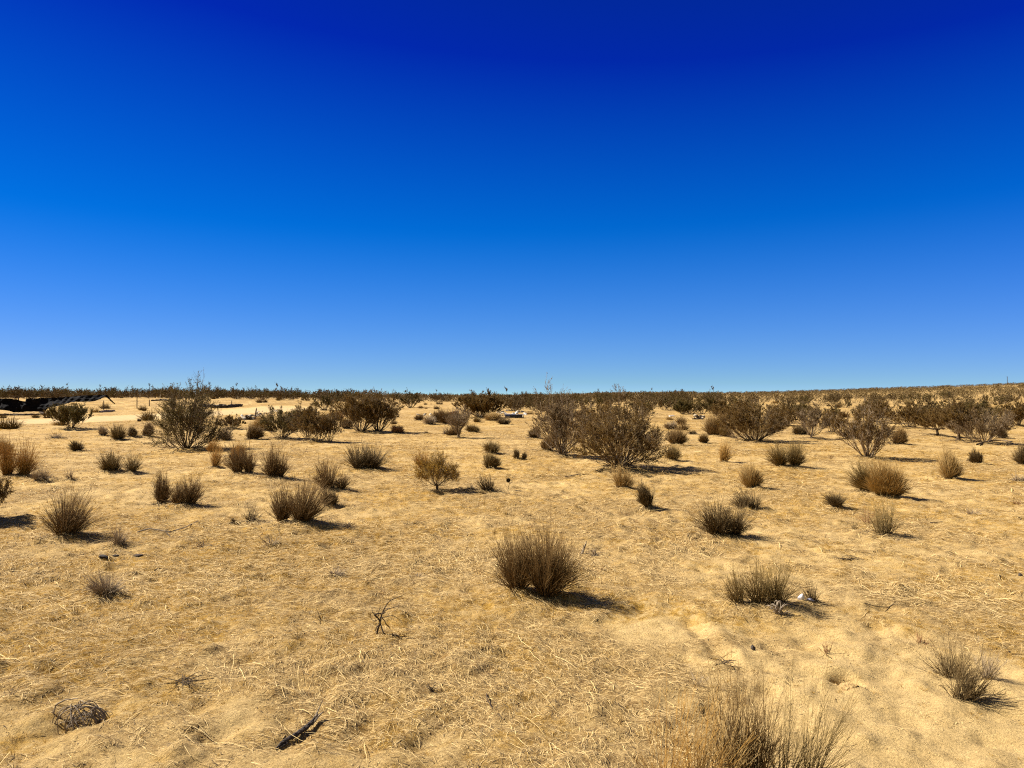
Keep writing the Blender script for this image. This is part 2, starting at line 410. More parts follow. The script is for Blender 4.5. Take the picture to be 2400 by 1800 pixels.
def far_bush(seed, w, h, nq, qs, ns):
    r = np.random.default_rng(seed)
    rho = r.random(nq) ** .45; ph = r.random(nq) * 2 * math.pi; zt = r.random(nq) ** .7
    rad = (.25 + .75 * zt ** .6) * np.sqrt(np.clip(1.25 - zt ** 2.5, 0, 1))
    p = np.stack([np.cos(ph) * rho * rad * w * .5, np.sin(ph) * rho * rad * w * .5, zt * h * (1 - .25 * rho ** 2) + h * .04], 1)
    p[:, 2] += (r.random(nq) < .06) * r.random(nq) * .22 * h
    A = unit(r, nq); A[:, 2] = np.abs(A[:, 2]) + .4; A /= np.linalg.norm(A, axis=1, keepdims=True)
    B = np.cross(A, unit(r, nq)); B /= np.linalg.norm(B, axis=1, keepdims=True) + 1e-9
    sz = qs * (.6 + .8 * r.random(nq))[:, None]
    L = quads(p, A * sz, B * sz * .6, np.stack([r.random(nq), r.random(nq)], 1))
    ph = r.random(ns) * 2 * math.pi; q = r.random(ns) ** .5
    K = 3; s = np.linspace(0, 1, K); P = np.zeros((ns, K, 3))
    P[:, :, 0] = (np.cos(ph) * q * w * .42)[:, None] * s + .03 * w * np.cos(ph)[:, None]; P[:, :, 1] = (np.sin(ph) * q * w * .42)[:, None] * s
    P[:, :, 2] = (h * (.8 - .3 * q))[:, None] * s ** 1.1
    v = np.zeros((ns, K, 2)); v[:, :, 0] = r.random(ns)[:, None]; v[:, :, 1] = s
    return tubes(P, np.full((ns, K), .012) * np.array([1.4, .9, .5]), 3, var=v), L

SEED = [100]
def nseed(): SEED[0] += 1; return SEED[0]

def put_bunch(px, py, wpx, hpx, style, label, n=None, lobes=None, fork=3, sparse=False, name='bunch_grass', cat='grass clump', mound=True, spread=1.0, thick=None):
    p = at(px, py); z = p[1]; k = z / F; w = wpx * k; h = hpx * k
    n = n or int(np.clip(170 + 1100 * w, 60, 800) * (1.0 if not sparse else .22))
    # far stems are seen as a blur of many, so they are built a little stouter
    th = (thick or 1.0) * (1.0 + max(0, z - 6) * .075); n = int(n / (1 + max(0, z - 10) * .04))
    s, t = bunch_parts(nseed(), w, h, n, lobes, fork, th, spread, sparse)
    mh = (.075 * w + .012) if mound else 0
    if mound: MOUNDS.append((p[0], p[1], mh, w * .55))
    if n < 75 and t is not None: s = join([s, t]); t = None
    o = add(name, mesh_np('stems', s[0], s[1], M[style], s[2]), (p[0], p[1], p[2] + mh * .8), rz=0)
    tag(o, label, cat)
    if t is not None:
        add('dry_tips', mesh_np('dry_tips', t[0], t[1], M[style], t[2]), parent=o)
    return o

def put_bush(px, py, wpx, hpx, label, leafmat='leaf', bark='bark', name='creosote_bush', cat='shrub', mound=.12, **kw):
    p = at(px, py); z = p[1]; k = z / F; w = wpx * k; h = hpx * k
    kw.setdefault('lsize', .008 + .0004 * z); kw['rad'] = kw.get('rad', 1.0) * (1 + .014 * z)
    b, l = bush_parts(nseed(), w, h, **kw)
    MOUNDS.append((p[0], p[1], mound * .5, w * .32))
    root = add(name, None, (p[0], p[1], p[2] + mound * .4)); tag(root, label, cat)
    add('branches', mesh_np('branches', b[0], b[1], M[bark], b[2]), parent=root)
    if l is not None: add('foliage', mesh_np('foliage', l[0], l[1], M[leafmat], l[2]), parent=root)
    return root

# ------------------------------------------------------------------ ground features that the plants stand on
pb = at(1975, 1592)
MOUNDS += [(pb[0], pb[1], -.17, .055), (pb[0] + .05, pb[1] - .07, -.03, .035), (pb[0] + .085, pb[1] - .14, -.022, .03),
           (pb[0] - .05, pb[1] - .15, .045, .13), (pb[0] + .02, pb[1] + .12, .03, .16), (pb[0] + .26, pb[1] - .05, -.02, .2)]
for i in range(7):                                 # shallow rut running towards the camera right of centre
    q = at(1615 + i * 14, 1455 + i * 16); MOUNDS.append((q[0], q[1], -.038, .06)); MOUNDS.append((q[0] + .11, q[1] + .03, .028, .07))

# ------------------------------------------------------------------ creosote bushes, nearest and best seen ones
PLACED = []
def PB(*a, **k): PLACED.append(put_bush(*a, **k)); return PLACED[-1]
PB(1452, 1097, 218, 168, 'largest and nearest creosote bush, dense brown, with a long dark shadow to its right', n=50, leaf=1.1, sprigs=3, flat=.72, lev2=6, leaf_lo=.10)
PB(1318, 1071, 132, 150, 'tall vase-shaped creosote with bare grey stems touching the left side of the largest bush', leafmat='leaf_grey', bark='bark_pale', n=40, leaf=1.0, sprigs=6, flat=.5, leaf_lo=.35, vase=1.1)
PB(437, 1054, 182, 150, 'tallest creosote on the left, dark green-brown, twigs reaching well above the horizon', leafmat='leaf_green', n=50, leaf=.85, sprigs=9, flat=.85, lev2=6, leaf_lo=.1)
PB(168, 1006, 110, 64, 'low green vase-shaped creosote beside the pale dirt road in front of the black tarp', leafmat='leaf_green', n=36, leaf=1.2, sprigs=1, flat=.35, leaf_lo=.2, holes=False)
PB(662, 1029, 116, 78, 'open creosote with leaning dark stems, left one of the touching pair left of centre', leafmat='leaf_green', n=40, leaf=1.15, sprigs=3, flat=.6, leaf_lo=.15)
PB(742, 1036, 124, 84, 'three-footed creosote with sparse lower stems, right one of the touching pair left of centre', n=44, bases=[(-.2, 0, .45), (.04, -.05, .4), (.22, .05, .4)], leaf=1.1, sprigs=3, flat=.5, leaf_lo=.25)
PB(762, 963, 62, 40, 'small dark creosote standing behind the three-footed bush', leafmat='leaf_green', n=22, leaf=1.0, sprigs=3)
PB(866, 1013, 156, 92, 'wide flat-topped creosote with bare splayed stems, right of the three-footed one', n=64, bases=[(-.14, 0, .6), (.12, .05, .6)], leaf=1.5, sprigs=3, flat=.35, lev2=6, leaf_lo=.35)
PB(962, 956, 62, 40, 'small upright creosote breaking the skyline just right of the wide flat-topped bush', leafmat='leaf_green', n=24, leaf=1.1, sprigs=4)
PB(1075, 1027, 62, 76, 'leafless vase of pale bare stems in front of the dense dark creosote near the centre', leafmat='leaf_grey', bark='bark_pale', n=34, leaf=.12, sprigs=1, flat=.3, vase=1.25, lev2=3, trunk=.12, mound=.05)
PB(1128, 979, 136, 56, 'dense dark creosote near the centre with one tall sprig, behind the bare pale stems', n=56, leaf=1.5, sprigs=2, flat=.3, lev2=6, leaf_lo=.2, holes=False)
PB(1768, 1036, 190, 92, 'broad spreading creosote with grey splayed stems at ground level, right of the sandy gap', leafmat='leaf', bark='bark', n=64, leaf=1.0, sprigs=4, flat=.55, lev2=6, leaf_lo=.3)
PB(1902, 1030, 96, 78, 'slim open creosote with pale forked trunks, right of the broad spreading bush', leafmat='leaf_grey', bark='bark_pale', n=22, leaf=.7, sprigs=2, flat=.4, leaf_lo=.45, trunk=.08)
PB(1950, 1016, 64, 54, 'small rounded green-brown creosote just right of the slim pale-trunked one', leafmat='leaf', n=24, leaf=1.0, sprigs=1)
PB(2034, 1076, 150, 122, 'forked creosote with thick pale stems from one dark foot, nearest large bush on the right', leafmat='leaf', bark='bark_pale', n=32, leaf=.8, sprigs=4, flat=.42, leaf_lo=.45, rad=1.35)
PB(2197, 1023, 84, 62, 'creosote on a short dark trunk, leftmost of the three in a row at right', n=30, leaf=1.0, sprigs=1, trunk=.2, flat=.4, leaf_lo=.2)
PB(2247, 1037, 96, 88, 'umbrella-shaped creosote on a single short trunk, middle of three in a row at right', n=38, leaf=1.2, sprigs=1, trunk=.2, flat=.4, leaf_lo=.15)
PB(2307, 1041, 150, 86, 'purple-grey twiggy creosote, rightmost of the three in a row at right', leafmat='leaf_grey', bark='bark_pale', n=40, leaf=.55, sprigs=2, flat=.42, leaf_lo=.3, lev2=7)
PB(1024, 1151, 96, 92, 'lone small tree-like creosote with one thin trunk on open sand near the centre', leafmat='leaf_gold', bark='bark', n=30, leaf=1.1, sprigs=3, trunk=.13, flat=.5, leaf_lo=.3, lsize=.008, mound=.03, rad=.6)
PB(540, 1006, 62, 32, 'low reddish-brown bush tucked behind the right side of the tallest left creosote', leafmat='leaf', n=26, leaf=1.2, sprigs=0, flat=.5, lev2=5)
PB(715, 985, 46, 30, 'small greenish bush behind the left half of the touching pair', leafmat='leaf_green', n=18, leaf=1.2, sprigs=0)
PB(1600, 972, 46, 34, 'round grey-green bush at the far end of the sandy gap', leafmat='leaf_green', n=26, leaf=1.4, sprigs=0, flat=.6, holes=False)
PB(1665, 962, 40, 30, 'small dark green bush right of the far end of the sandy gap', leafmat='leaf_green', n=20, leaf=1.4, sprigs=0)
PB(1690, 985, 60, 44, 'scraggly bush beside the pale rubble at the right edge of the sandy gap', leafmat='leaf', n=24, leaf=.9, sprigs=1)
PB(2128, 1004, 112, 58, 'wide green-brown creosote in the gap between the forked one and the row of three', n=34, leaf=1.3, sprigs=1)
PB(2062, 992, 90, 50, 'hazy brown creosote just behind the crown of the forked one', n=28, leaf=1.3, sprigs=1)
PB(1838, 999, 96, 54, 'brown creosote behind and right of the broad spreading one', n=30, leaf=1.2, sprigs=1)
PB(1722, 996, 96, 50, 'brown creosote behind the left half of the broad spreading one', n=28, leaf=1.2, sprigs=1)
PB(1400, 1002, 120, 60, 'brown creosote hidden behind the crown of the largest one', n=28, leaf=1.2, sprigs=1)
PB(2290, 996, 110, 56, 'olive creosote behind the umbrella-shaped one', leafmat='leaf_green', n=30, leaf=1.3, sprigs=1)
PB(2390, 1000, 90, 60, 'olive creosote cut by the right edge of the photo behind the row of three', leafmat='leaf', n=30, leaf=1.2, sprigs=1)

# ------------------------------------------------------------------ stiff broom-like clumps: (px, base py, width, height, style, label, extra)
CL = [
(1252, 1404, 185, 166, 'brown', 'largest nearest brown broom-like clump in the centre foreground with a dark fan-shaped shadow', dict(n=760, lobes=[(-.20, .10, .60, .92), (.16, -.04, .82, 1.0)], thick=1.0)),
(1590, 1862, 250, 215, 'golden', 'sparse yellowish clump at the bottom edge, left of the tall dense one', dict(n=58, thick=.8, fork=4)),
(1742, 1850, 190, 268, 'brown', 'tall dense dark clump cut by the bottom edge of the photo', dict(n=105, thick=.75, fork=3)),
(1868, 1856, 200, 250, 'olive', 'open fan of long thin stems at the bottom edge, right of the tall dense clump', dict(n=62, thick=.75, spread=1.2)),
(1680, 1872, 150, 210, 'tan', 'thin tan tuft at the bottom edge between the yellowish clump and the tall one', dict(n=40, thick=.8)),
(1782, 1428, 190, 112, 'olive', 'wide open olive clump at right foreground with white litter in its shadow', dict(n=330, lobes=[(-.26, .02, .34, .8), (-.02, 0, .42, 1.0), (.20, 0, .5, 1.0)], thick=.9)),
(1906, 1416, 46, 52, 'dark', 'small dark tuft at the right end of the wide olive clump', dict(n=60, thick=.8)),
(1698, 1260, 128, 96, 'dark', 'dark spiky clump right of centre, nearest of a diagonal row of three', dict(n=420, lobes=[(-.14, 0, .65, 1.0), (.17, 0, .65, .85)])),
(1752, 1195, 80, 52, 'dark', 'grey-brown spiky clump, middle of the diagonal row of three right of centre', dict(n=200)),
(1762, 1146, 60, 60, 'tan', 'tan upright clump, farthest of the diagonal row of three right of centre', dict()),
(2034, 1155, 62, 64, 'olive', 'dark left half of the two-part clump in front of the forked creosote', dict()),
(2072, 1165, 82, 74, 'tan', 'pale right half of the two-part clump in front of the forked creosote', dict()),
(1846, 1097, 88, 54, 'olive', 'wide low olive clump in front of the broad spreading creosote', dict(lobes=[(-.2, 0, .6, .9), (.2, 0, .6, 1)])),
(2223, 1123, 58, 66, 'tan', 'pale tan teardrop-shaped clump alone on open sand at the right', dict()),
(2290, 1087, 30, 30, 'dark', 'small grey-brown tuft under the row of three creosotes', dict()),
(2396, 1091, 42, 44, 'dark', 'dark tuft cut by the right edge of the photo', dict()),
(1962, 1195, 42, 36, 'dark', 'small black-looking spiky tuft below the wide low olive clump', dict(spread=1.3)),
(2001, 1244, 26, 42, 'dark', 'few thin upright twigs left of the sparse weed patch at the right', dict(sparse=True, n=14, mound=False)),
(2032, 1222, 46, 56, 'red', 'wispy reddish weed above the sparse clump at the right', dict(sparse=True, n=20, mound=False, spread=1.2)),
(2074, 1259, 82, 84, 'olive', 'sparse clump of thin dry stems on a small sand mound at the right', dict(n=60, thick=.9)),
(2256, 1635, 96, 110, 'dark', 'thin dark weed leaning on bare sand near the right edge, front one of the pair', dict(n=60, thick=.85, spread=1.7, mound=False, fork=4)),
(2238, 1585, 90, 90, 'dark', 'thin dark weed near the right edge, back one of the pair', dict(n=50, thick=.8, spread=1.6, mound=False, fork=4)),
(2312, 1592, 46, 82, 'grey', 'thin grey weed closest to the right edge in the foreground', dict(n=46, thick=.8, spread=1.4, mound=False, fork=4)),
(2160, 1507, 52, 40, 'red', 'sparse reddish dead weed above the thin dark weeds at the right', dict(n=22, sparse=True, mound=False)),
(1938, 1528, 56, 34, 'red', 'sparse reddish dead weed above the burrow hole', dict(n=24, sparse=True, mound=False)),
(1852, 1599, 44, 22, 'dark', 'low dark dead tuft left of the burrow hole', dict(n=30, spread=1.5, mound=False)),
(1520, 1194, 42, 52, 'dark', 'grey-brown upright tuft on open sand below the largest creosote', dict()),
(1464, 1146, 54, 54, 'tan', 'tan bushy tuft directly in front of the foot of the largest creosote', dict(n=170)),
(1576, 1081, 40, 34, 'olive', 'small olive tuft at the upper right edge of the largest creosote shadow', dict()),
(1585, 1045, 48, 30, 'brown', 'brown tuft just right of the largest creosote', dict()),
(1573, 1007, 30, 17, 'grey', 'grey-green low tuft behind the right side of the largest creosote', dict()),
(1625, 1019, 20, 9, 'dark', 'tiny dark tuft in the middle of the sandy gap', dict()),
(1650, 1039, 30, 24, 'brown', 'small brown tuft with a thin shadow at the near end of the sandy gap', dict()),
(1674, 1022, 52, 40, 'brown', 'reddish-brown clump left of the broad spreading creosote', dict()),
(1700, 1025, 28, 24, 'olive', 'small olive tuft against the left side of the broad spreading creosote', dict()),
(1696, 1083, 26, 46, 'golden', 'slender pale golden upright tuft on open sand below the sandy gap', dict(n=120)),
(1874, 1020, 36, 24, 'dark', 'dark rounded tuft left of the slim pale-trunked creosote', dict()),
(2000, 1030, 46, 26, 'brown', 'reddish-brown low clump left of the forked creosote', dict()),
(2104, 1042, 40, 34, 'brown', 'brown rounded clump right behind the forked creosote', dict()),
(2348, 1028, 22, 18, 'dark', 'small dark tuft under the purple-grey twiggy creosote', dict()),
(1211, 1077, 15, 24, 'dark', 'small dark upright tuft, left one of a tiny pair left of the vase-shaped creosote', dict()),
(1228, 1077, 12, 16, 'dark', 'tiny dark tuft, right one of a tiny pair left of the vase-shaped creosote', dict()),
(1253, 1028, 30, 22, 'dark', 'dark low tuft behind the left foot of the vase-shaped creosote', dict()),
(1280, 1058, 40, 38, 'brown', 'brown tuft tucked against the left stems of the vase-shaped creosote', dict()),
(1153, 1064, 42, 30, 'olive', 'small spiky tuft, upper one of two stacked right of the bare pale stems', dict()),
(1152, 1099, 38, 36, 'olive', 'small fan-shaped tuft, lower one of two stacked right of the bare pale stems', dict()),
(1145, 1152, 44, 44, 'dark', 'dark spiky tuft between the lone tree-like creosote and the weed with a round dry head', dict(n=90)),
(1103, 1150, 30, 18, 'grey', 'faint grey low tuft beside the lone tree-like creosote', dict(sparse=True, n=26)),
(993, 1104, 50, 46, 'golden', 'orange-gold bushy tuft touching the left of the lone tree-like creosote', dict(n=220)),
(858, 1102, 84, 52, 'dark', 'lone dark rounded clump below the wide flat-topped creosote', dict(n=330, spread=1.1)),
(772, 1153, 90, 72, 'brown', 'dark clump with a low skirt trailing to the right, above the large brown double clump', dict(n=330, lobes=[(-.05, 0, .9, 1), (.3, 0, .5, .5)])),
(694, 1234, 138, 96, 'brown', 'large brown double clump left of centre, second biggest in the foreground', dict(n=560, lobes=[(-.28, .12, .5, .86), (.1, 0, .76, 1)])),
(773, 1190, 38, 36, 'dark', 'small dark tuft at the right shoulder of the large brown double clump', dict()),
(588, 1225, 50, 44, 'dark', 'sparse dark tuft left of the large brown double clump', dict(n=60)),
(548, 1229, 17, 14, 'dark', 'tiny black tuft left of the sparse dark one', dict()),
(643, 1123, 74, 68, 'brown', 'upright brown clump, rightmost of the row of three in the left middle ground', dict(n=320)),
(572, 1114, 70, 62, 'brown', 'wide brown clump, middle of the row of three in the left middle ground', dict(n=300)),
(558, 1088, 38, 50, 'golden', 'golden-topped tuft just behind the middle clump of the row of three', dict()),
(504, 1097, 32, 56, 'golden', 'narrow golden upright tuft, leftmost of the row of three in the left middle ground', dict(n=150)),
(500, 1061, 32, 28, 'golden', 'small golden tuft right of the foot of the tallest left creosote', dict()),
(378, 1181, 48, 66, 'brown', 'narrow left half of the twin clump in the left foreground with a long shadow', dict(n=170)),
(427, 1188, 78, 76, 'brown', 'fuller right half of the twin clump in the left foreground with a long shadow', dict(n=360)),
(259, 1109, 56, 52, 'olive', 'left dome of the twin-domed clump left of the three in a row', dict(n=240)),
(308, 1109, 48, 46, 'olive', 'right dome of the twin-domed clump left of the three in a row', dict(n=210)),
(154, 1264, 118, 94, 'brown', 'big dark brown clump in the left foreground beside the shaded hollow', dict(n=480)),
(40, 1120, 92, 84, 'golden', 'orange-golden clump cut by the left edge of the photo', dict(n=440, lobes=[(-.25, 0, .6, 1), (.18, -.02, .65, .95)])),
(6, 1066, 44, 30, 'tan', 'small faint tuft behind the orange-golden clump at the left edge', dict()),
(98, 1129, 54, 36, 'grey', 'low grey twiggy tuft right of the orange-golden clump at the left edge', dict(n=110)),
(165, 1126, 24, 30, 'grey', 'thin grey tuft alone left of the twin-domed clump', dict(n=40)),
(182, 1058, 36, 22, 'dark', 'small dark hemispherical tuft above the thin grey one on the left', dict()),
(131, 1029, 34, 20, 'grey', 'flat grey tuft with a dark foot below the road on the left', dict(n=60)),
(277, 1032, 40, 35, 'olive', 'fan-shaped tuft, left one of three between road and tallest left creosote', dict()),
(309, 1026, 26, 24, 'dark', 'small dark tuft, middle one of three between road and tallest left creosote', dict()),
(340, 1025, 34, 32, 'brown', 'round brown tuft touching the left of the tallest left creosote', dict()),
(240, 1022, 24, 18, 'grey', 'faint grey tuft at the end of the low green creosote shadow', dict()),
(530, 1033, 34, 26, 'grey', 'grey round tuft at the right foot of the tallest left creosote', dict()),
(594, 1031, 34, 30, 'brown', 'brown tuft between the tallest left creosote and the touching pair', dict()),
(614, 1010, 42, 30, 'tan', 'tan tuft against the left side of the touching pair', dict()),
(278, 1279, 48, 46, 'grey', 'whitish-grey dead tuft right of the big dark brown clump in the left foreground', dict(n=110)),
(480, 1282, 34, 22, 'grey', 'small low grey tuft below the twin clump in the left foreground', dict(n=40)),
(637, 1281, 54, 30, 'grey', 'sparse grey twiggy tuft below the large brown double clump', dict(n=34, spread=1.4)),
(247, 1400, 92, 54, 'grey', 'lavender-grey dead tuft alone in the left foreground', dict(n=240, spread=1.2)),
(785, 1352, 42, 26, 'grey', 'blue-grey low tuft below the large brown double clump, left of centre', dict(n=80, spread=1.2)),
(1025, 992, 32, 24, 'brown', 'brown round tuft, left one of the row of dark tufts behind the bare pale stems', dict()),
(1048, 996, 36, 28, 'brown', 'brown round tuft, second in the row of dark tufts behind the bare pale stems', dict()),
(1068, 998, 28, 26, 'dark', 'black-brown tuft directly behind the bare pale stems', dict()),
(984, 986, 22, 14, 'brown', 'tiny brown tuft left of the row of dark tufts near the centre', dict()),
(1007, 996, 34, 20, 'grey', 'grey flat-topped tuft on a tiny stalk left of the row of dark tufts', dict()),
(1155, 988, 38, 20, 'tan', 'tan low tuft under the dense dark central creosote', dict()),
(1182, 996, 32, 18, 'dark', 'dark round tuft in front of the black and white rubbish', dict()),
(1109, 1014, 34, 16, 'olive', 'low olive tuft right behind the foot of the bare pale stems', dict()),
(1044, 1018, 11, 20, 'grey', 'single thin upright tuft left of the bare pale stems', dict(n=20)),
(999, 1016, 11, 9, 'tan', 'tiny pale tuft right of the wide flat-topped creosote', dict(n=14)),
(935, 1016, 32, 16, 'red', 'reddish low tuft at the right foot of the wide flat-topped creosote', dict()),
(811, 1006, 30, 20, 'dark', 'dark tuft between the three-footed creosote and the wide flat-topped one', dict()),
(790, 986, 28, 18, 'red', 'reddish tuft behind the gap left of the wide flat-topped creosote', dict()),
(2388, 1130, 44, 20, 'grey', 'flat grey-green tuft on sand near the right edge', dict(n=70, spread=1.3)),
(2276, 1204, 54, 20, 'grey', 'flattened grey dead weed right of the sparse clump on its mound', dict(n=50, spread=1.5, mound=False)),
(2380, 1180, 34, 12, 'red', 'flat reddish weed at the right edge below the grey-green tuft', dict(n=30, spread=1.5, mound=False)),
(978, 1353, 46, 14, 'grey', 'flat grey twiggy mat left of the central clump', dict(n=50, spread=1.4, mound=False)),
]
for c in CL:
    if c is None: continue
    px, py, w, h, st, lab, kw = c
    PLACED.append(put_bunch(px, py, w, h, st, lab, **kw))
# a shrub just outside the left edge, whose shade darkens the hollow inside the frame
PB(-78, 1222, 150, 150, 'dark bush mostly outside the left edge, shading the grassy hollow', n=34, leaf=1.3, sprigs=0, holes=False)

# ------------------------------------------------------------------ ground sheet (one mesh, finest where the camera looks)
def litter_fields(x, y):
    d = np.hypot(x, y)
    a = .5 + .5 * (1.0 * vnoise(x, y, 2.1, 11) + .8 * vnoise(x, y, .75, 12) + .7 * vnoise(x, y, .28, 13) + .4 * vnoise(x, y, .11, 14)) / 1.05
    g = .5 + .5 * (1.1 * vnoise(x, y, 1.7, 21) + .8 * vnoise(x, y, .6, 22) + .8 * vnoise(x, y, .22, 23)) / 1.05
    bare = np.exp(-(((x - 2.0) / 1.2) ** 2 + ((y - 3.6) / .95) ** 2)) * 1.1 + np.exp(-(((x - .95) / .5) ** 2 + ((y - 5.0) / .5) ** 2)) * .7
    left = sstep(1.5, -2.5, x) * sstep(16, 6, y) * .22
    a = np.maximum(a + .10 + left, .33 + .42 * vnoise(x, y, .20, 15) + .2 * vnoise(x, y, .07, 16)); a = np.clip(a - bare * 1.25, 0, 1); g = np.clip(np.maximum(g + left * .8 + .02, .40 + .3 * vnoise(x, y, .26, 25) + .2 * vnoise(x, y, .09, 26)) - bare, 0, 1)
    road = road_mask(x, y); a = a * (1 - road); g = g * (1 - road)
    return a, g
ROADPX = [(-500, 1000), (-200, 996), (0, 990), (130, 986), (250, 981), (400, 974), (520, 967), (620, 962), (700, 957)]
ROAD = np.array([at(*p)[:2] for p in ROADPX])
def road_dist(x, y):
    d = np.full(np.shape(x), 1e9)
    for a, b in zip(ROAD[:-1], ROAD[1:]):
        ab = b - a; t = np.clip(((x - a[0]) * ab[0] + (y - a[1]) * ab[1]) / (ab @ ab), 0, 1)
        d = np.minimum(d, np.hypot(x - a[0] - t * ab[0], y - a[1] - t * ab[1]))
    return d
def road_mask(x, y): return sstep(5.0, 3.4, road_dist(x, y) + .5 * vnoise(x, y, 2.5, 31))

def build_ground():
    th = np.concatenate([np.linspace(-180, -62, 40, endpoint=False), np.linspace(-62, -38, 90, endpoint=False),
                         np.linspace(-38, 38, 860), np.linspace(38, 62, 91)[1:], np.linspace(62, 180, 41)[1:-1]])
    th = np.radians(th)
    rr = [0.25]
    while rr[-1] < 9000:
        r = rr[-1]; rr.append(r * (1.06 if r < 2.2 else 1.0042 if r < 16 else 1.007 if r < 60 else 1.012 if r < 500 else 1.06))
    rr = np.array(rr); A, R = np.meshgrid(th, rr)
    x = (R * np.sin(A)).ravel(); y = (R * np.cos(A)).ravel()
    z = H(x, y); a, g = litter_fields(x, y)
    n, m = len(rr), len(th)
    idx = np.arange(n * m).reshape(n, m); nx = np.roll(idx, -1, axis=1)
    Q = np.stack([idx[:-1], nx[:-1], nx[1:], idx[1:]], -1).reshape(-1, 4)[:, ::-1]
    V = np.stack([x, y, z], 1); V = np.concatenate([V, [[0, 0, float(H(0., .1))]]])
    me = mesh_np('desert_ground', V, Q, mat_ground(), np.stack([np.append(a, 0), np.append(g, 0)], 1), smooth=True)
    tag(add('desert_ground', me), kind='structure')
build_ground()

def build_road():
    P = []
    for a, b in zip(ROAD[:-1], ROAD[1:]):
        for t in np.linspace(0, 1, 30, endpoint=False): P.append(a + (b - a) * t)
    P = np.array(P); P[1:-1] = (P[:-2] + P[1:-1] + P[2:]) / 3; T = np.gradient(P, axis=0); T /= np.linalg.norm(T, axis=1, keepdims=True)
    Nn = np.stack([-T[:, 1], T[:, 0]], 1); rg = np.random.default_rng(8)
    W = np.linspace(-1, 1, 17); half = 3.6 + .5 * vnoise(P[:, 0], P[:, 1], 3, 41)
    X = P[:, None] + Nn[:, None] * (W[None, :] * half[:, None])[..., None]
    x, y = X[..., 0].ravel(), X[..., 1].ravel()
    u = np.tile(W, len(P)); z = H(x, y) + .035 - .10 * np.abs(u) ** 8 - .02 * np.exp(-((np.abs(u) - .5) / .14) ** 2)
    n, m = len(P), len(W); idx = np.arange(n * m).reshape(n, m)
    Q = np.stack([idx[:-1, :-1], idx[:-1, 1:], idx[1:, 1:], idx[1:, :-1]], -1).reshape(-1, 4)[:, ::-1]
    me = mesh_np('dirt_road', np.stack([x, y, z], 1), Q, mat_noise('packed_dirt', (.47, .33, .15), (.55, .395, .195), 3, .95, .02, .1), smooth=True)
    tag(add('dirt_road', me), kind='structure')
build_road()
for o in PLACED: o.location.z = float(H(np.array(o.location.x), np.array(o.location.y))) - .012

FEET = [m for m in MOUNDS[20:]]
def gz(x, y): return float(H(np.array(float(x)), np.array(float(y))))

# ------------------------------------------------------------------ ground cover that nobody could count
def scatter_xy(rng, n, r0, r1, half=41, power=1.0):
    u = rng.random(n); r = (r0 ** power + u * (r1 ** power - r0 ** power)) ** (1 / power)
    a = np.radians((rng.random(n) * 2 - 1) * half); return r * np.sin(a), r * np.cos(a)

def strands(rng, x, y, length, width, hump, sink=.004, var=None, bend=.35):
    n = len(x); K = 5; s = np.linspace(-.5, .5, K)
    a = rng.random(n) * 2 * math.pi; c = rng.normal(0, bend, n)
    k = rng.random(n) < .45; a[k] = (2.6 + 1.2 * vnoise(x, y, 1.3, 71) + rng.normal(0, .35, n))[k]     # drifts lie one way
    ang = a[:, None] + c[:, None] * s[None] * 2
    step = length[:, None] / (K - 1)
    dx = np.cumsum(np.cos(ang) * step, 1); dy = np.cumsum(np.sin(ang) * step, 1)
    X = x[:, None] + dx - dx.mean(1, keepdims=True); Y = y[:, None] + dy - dy.mean(1, keepdims=True)
    Z = H(X.ravel(), Y.ravel()).reshape(n, K)
    lift = hump[:, None] * (1 - (2 * s[None]) ** 2) + (rng.random(n) * .6)[:, None] * hump[:, None] * (s[None] + .5)
    P = np.stack([X, Y, Z + lift - sink + width[:, None] * .5], -1)
    side = np.stack([-np.sin(a), np.cos(a), np.zeros(n)], 1) * .8 + unit(rng, n) * .5
    W = width[:, None] * np.array([.5, .9, 1, .8, .35])[None]
    v = np.zeros((n, K, 2)); v[:, :, 0] = rng.random(n)[:, None]; v[:, :, 1] = (s + .5)[None]
    return ribbons(P, W, side, v)

def around_plants(rng, per, dmin, dmax, spread=.75):
    X, Y = [], []
    for (mx, my, mh, mr) in FEET:
        d = math.hypot(mx, my)
        if d > dmax or d < dmin: continue
        n = int(per * min(1.5, max(.25, mr / .25))); a = rng.random(n) * 6.28; q = mr * spread * (.25 + 1.5 * rng.random(n) ** 1.3)
        X.append(mx + np.cos(a) * q); Y.append(my + np.sin(a) * q)
    return np.concatenate(X), np.concatenate(Y)

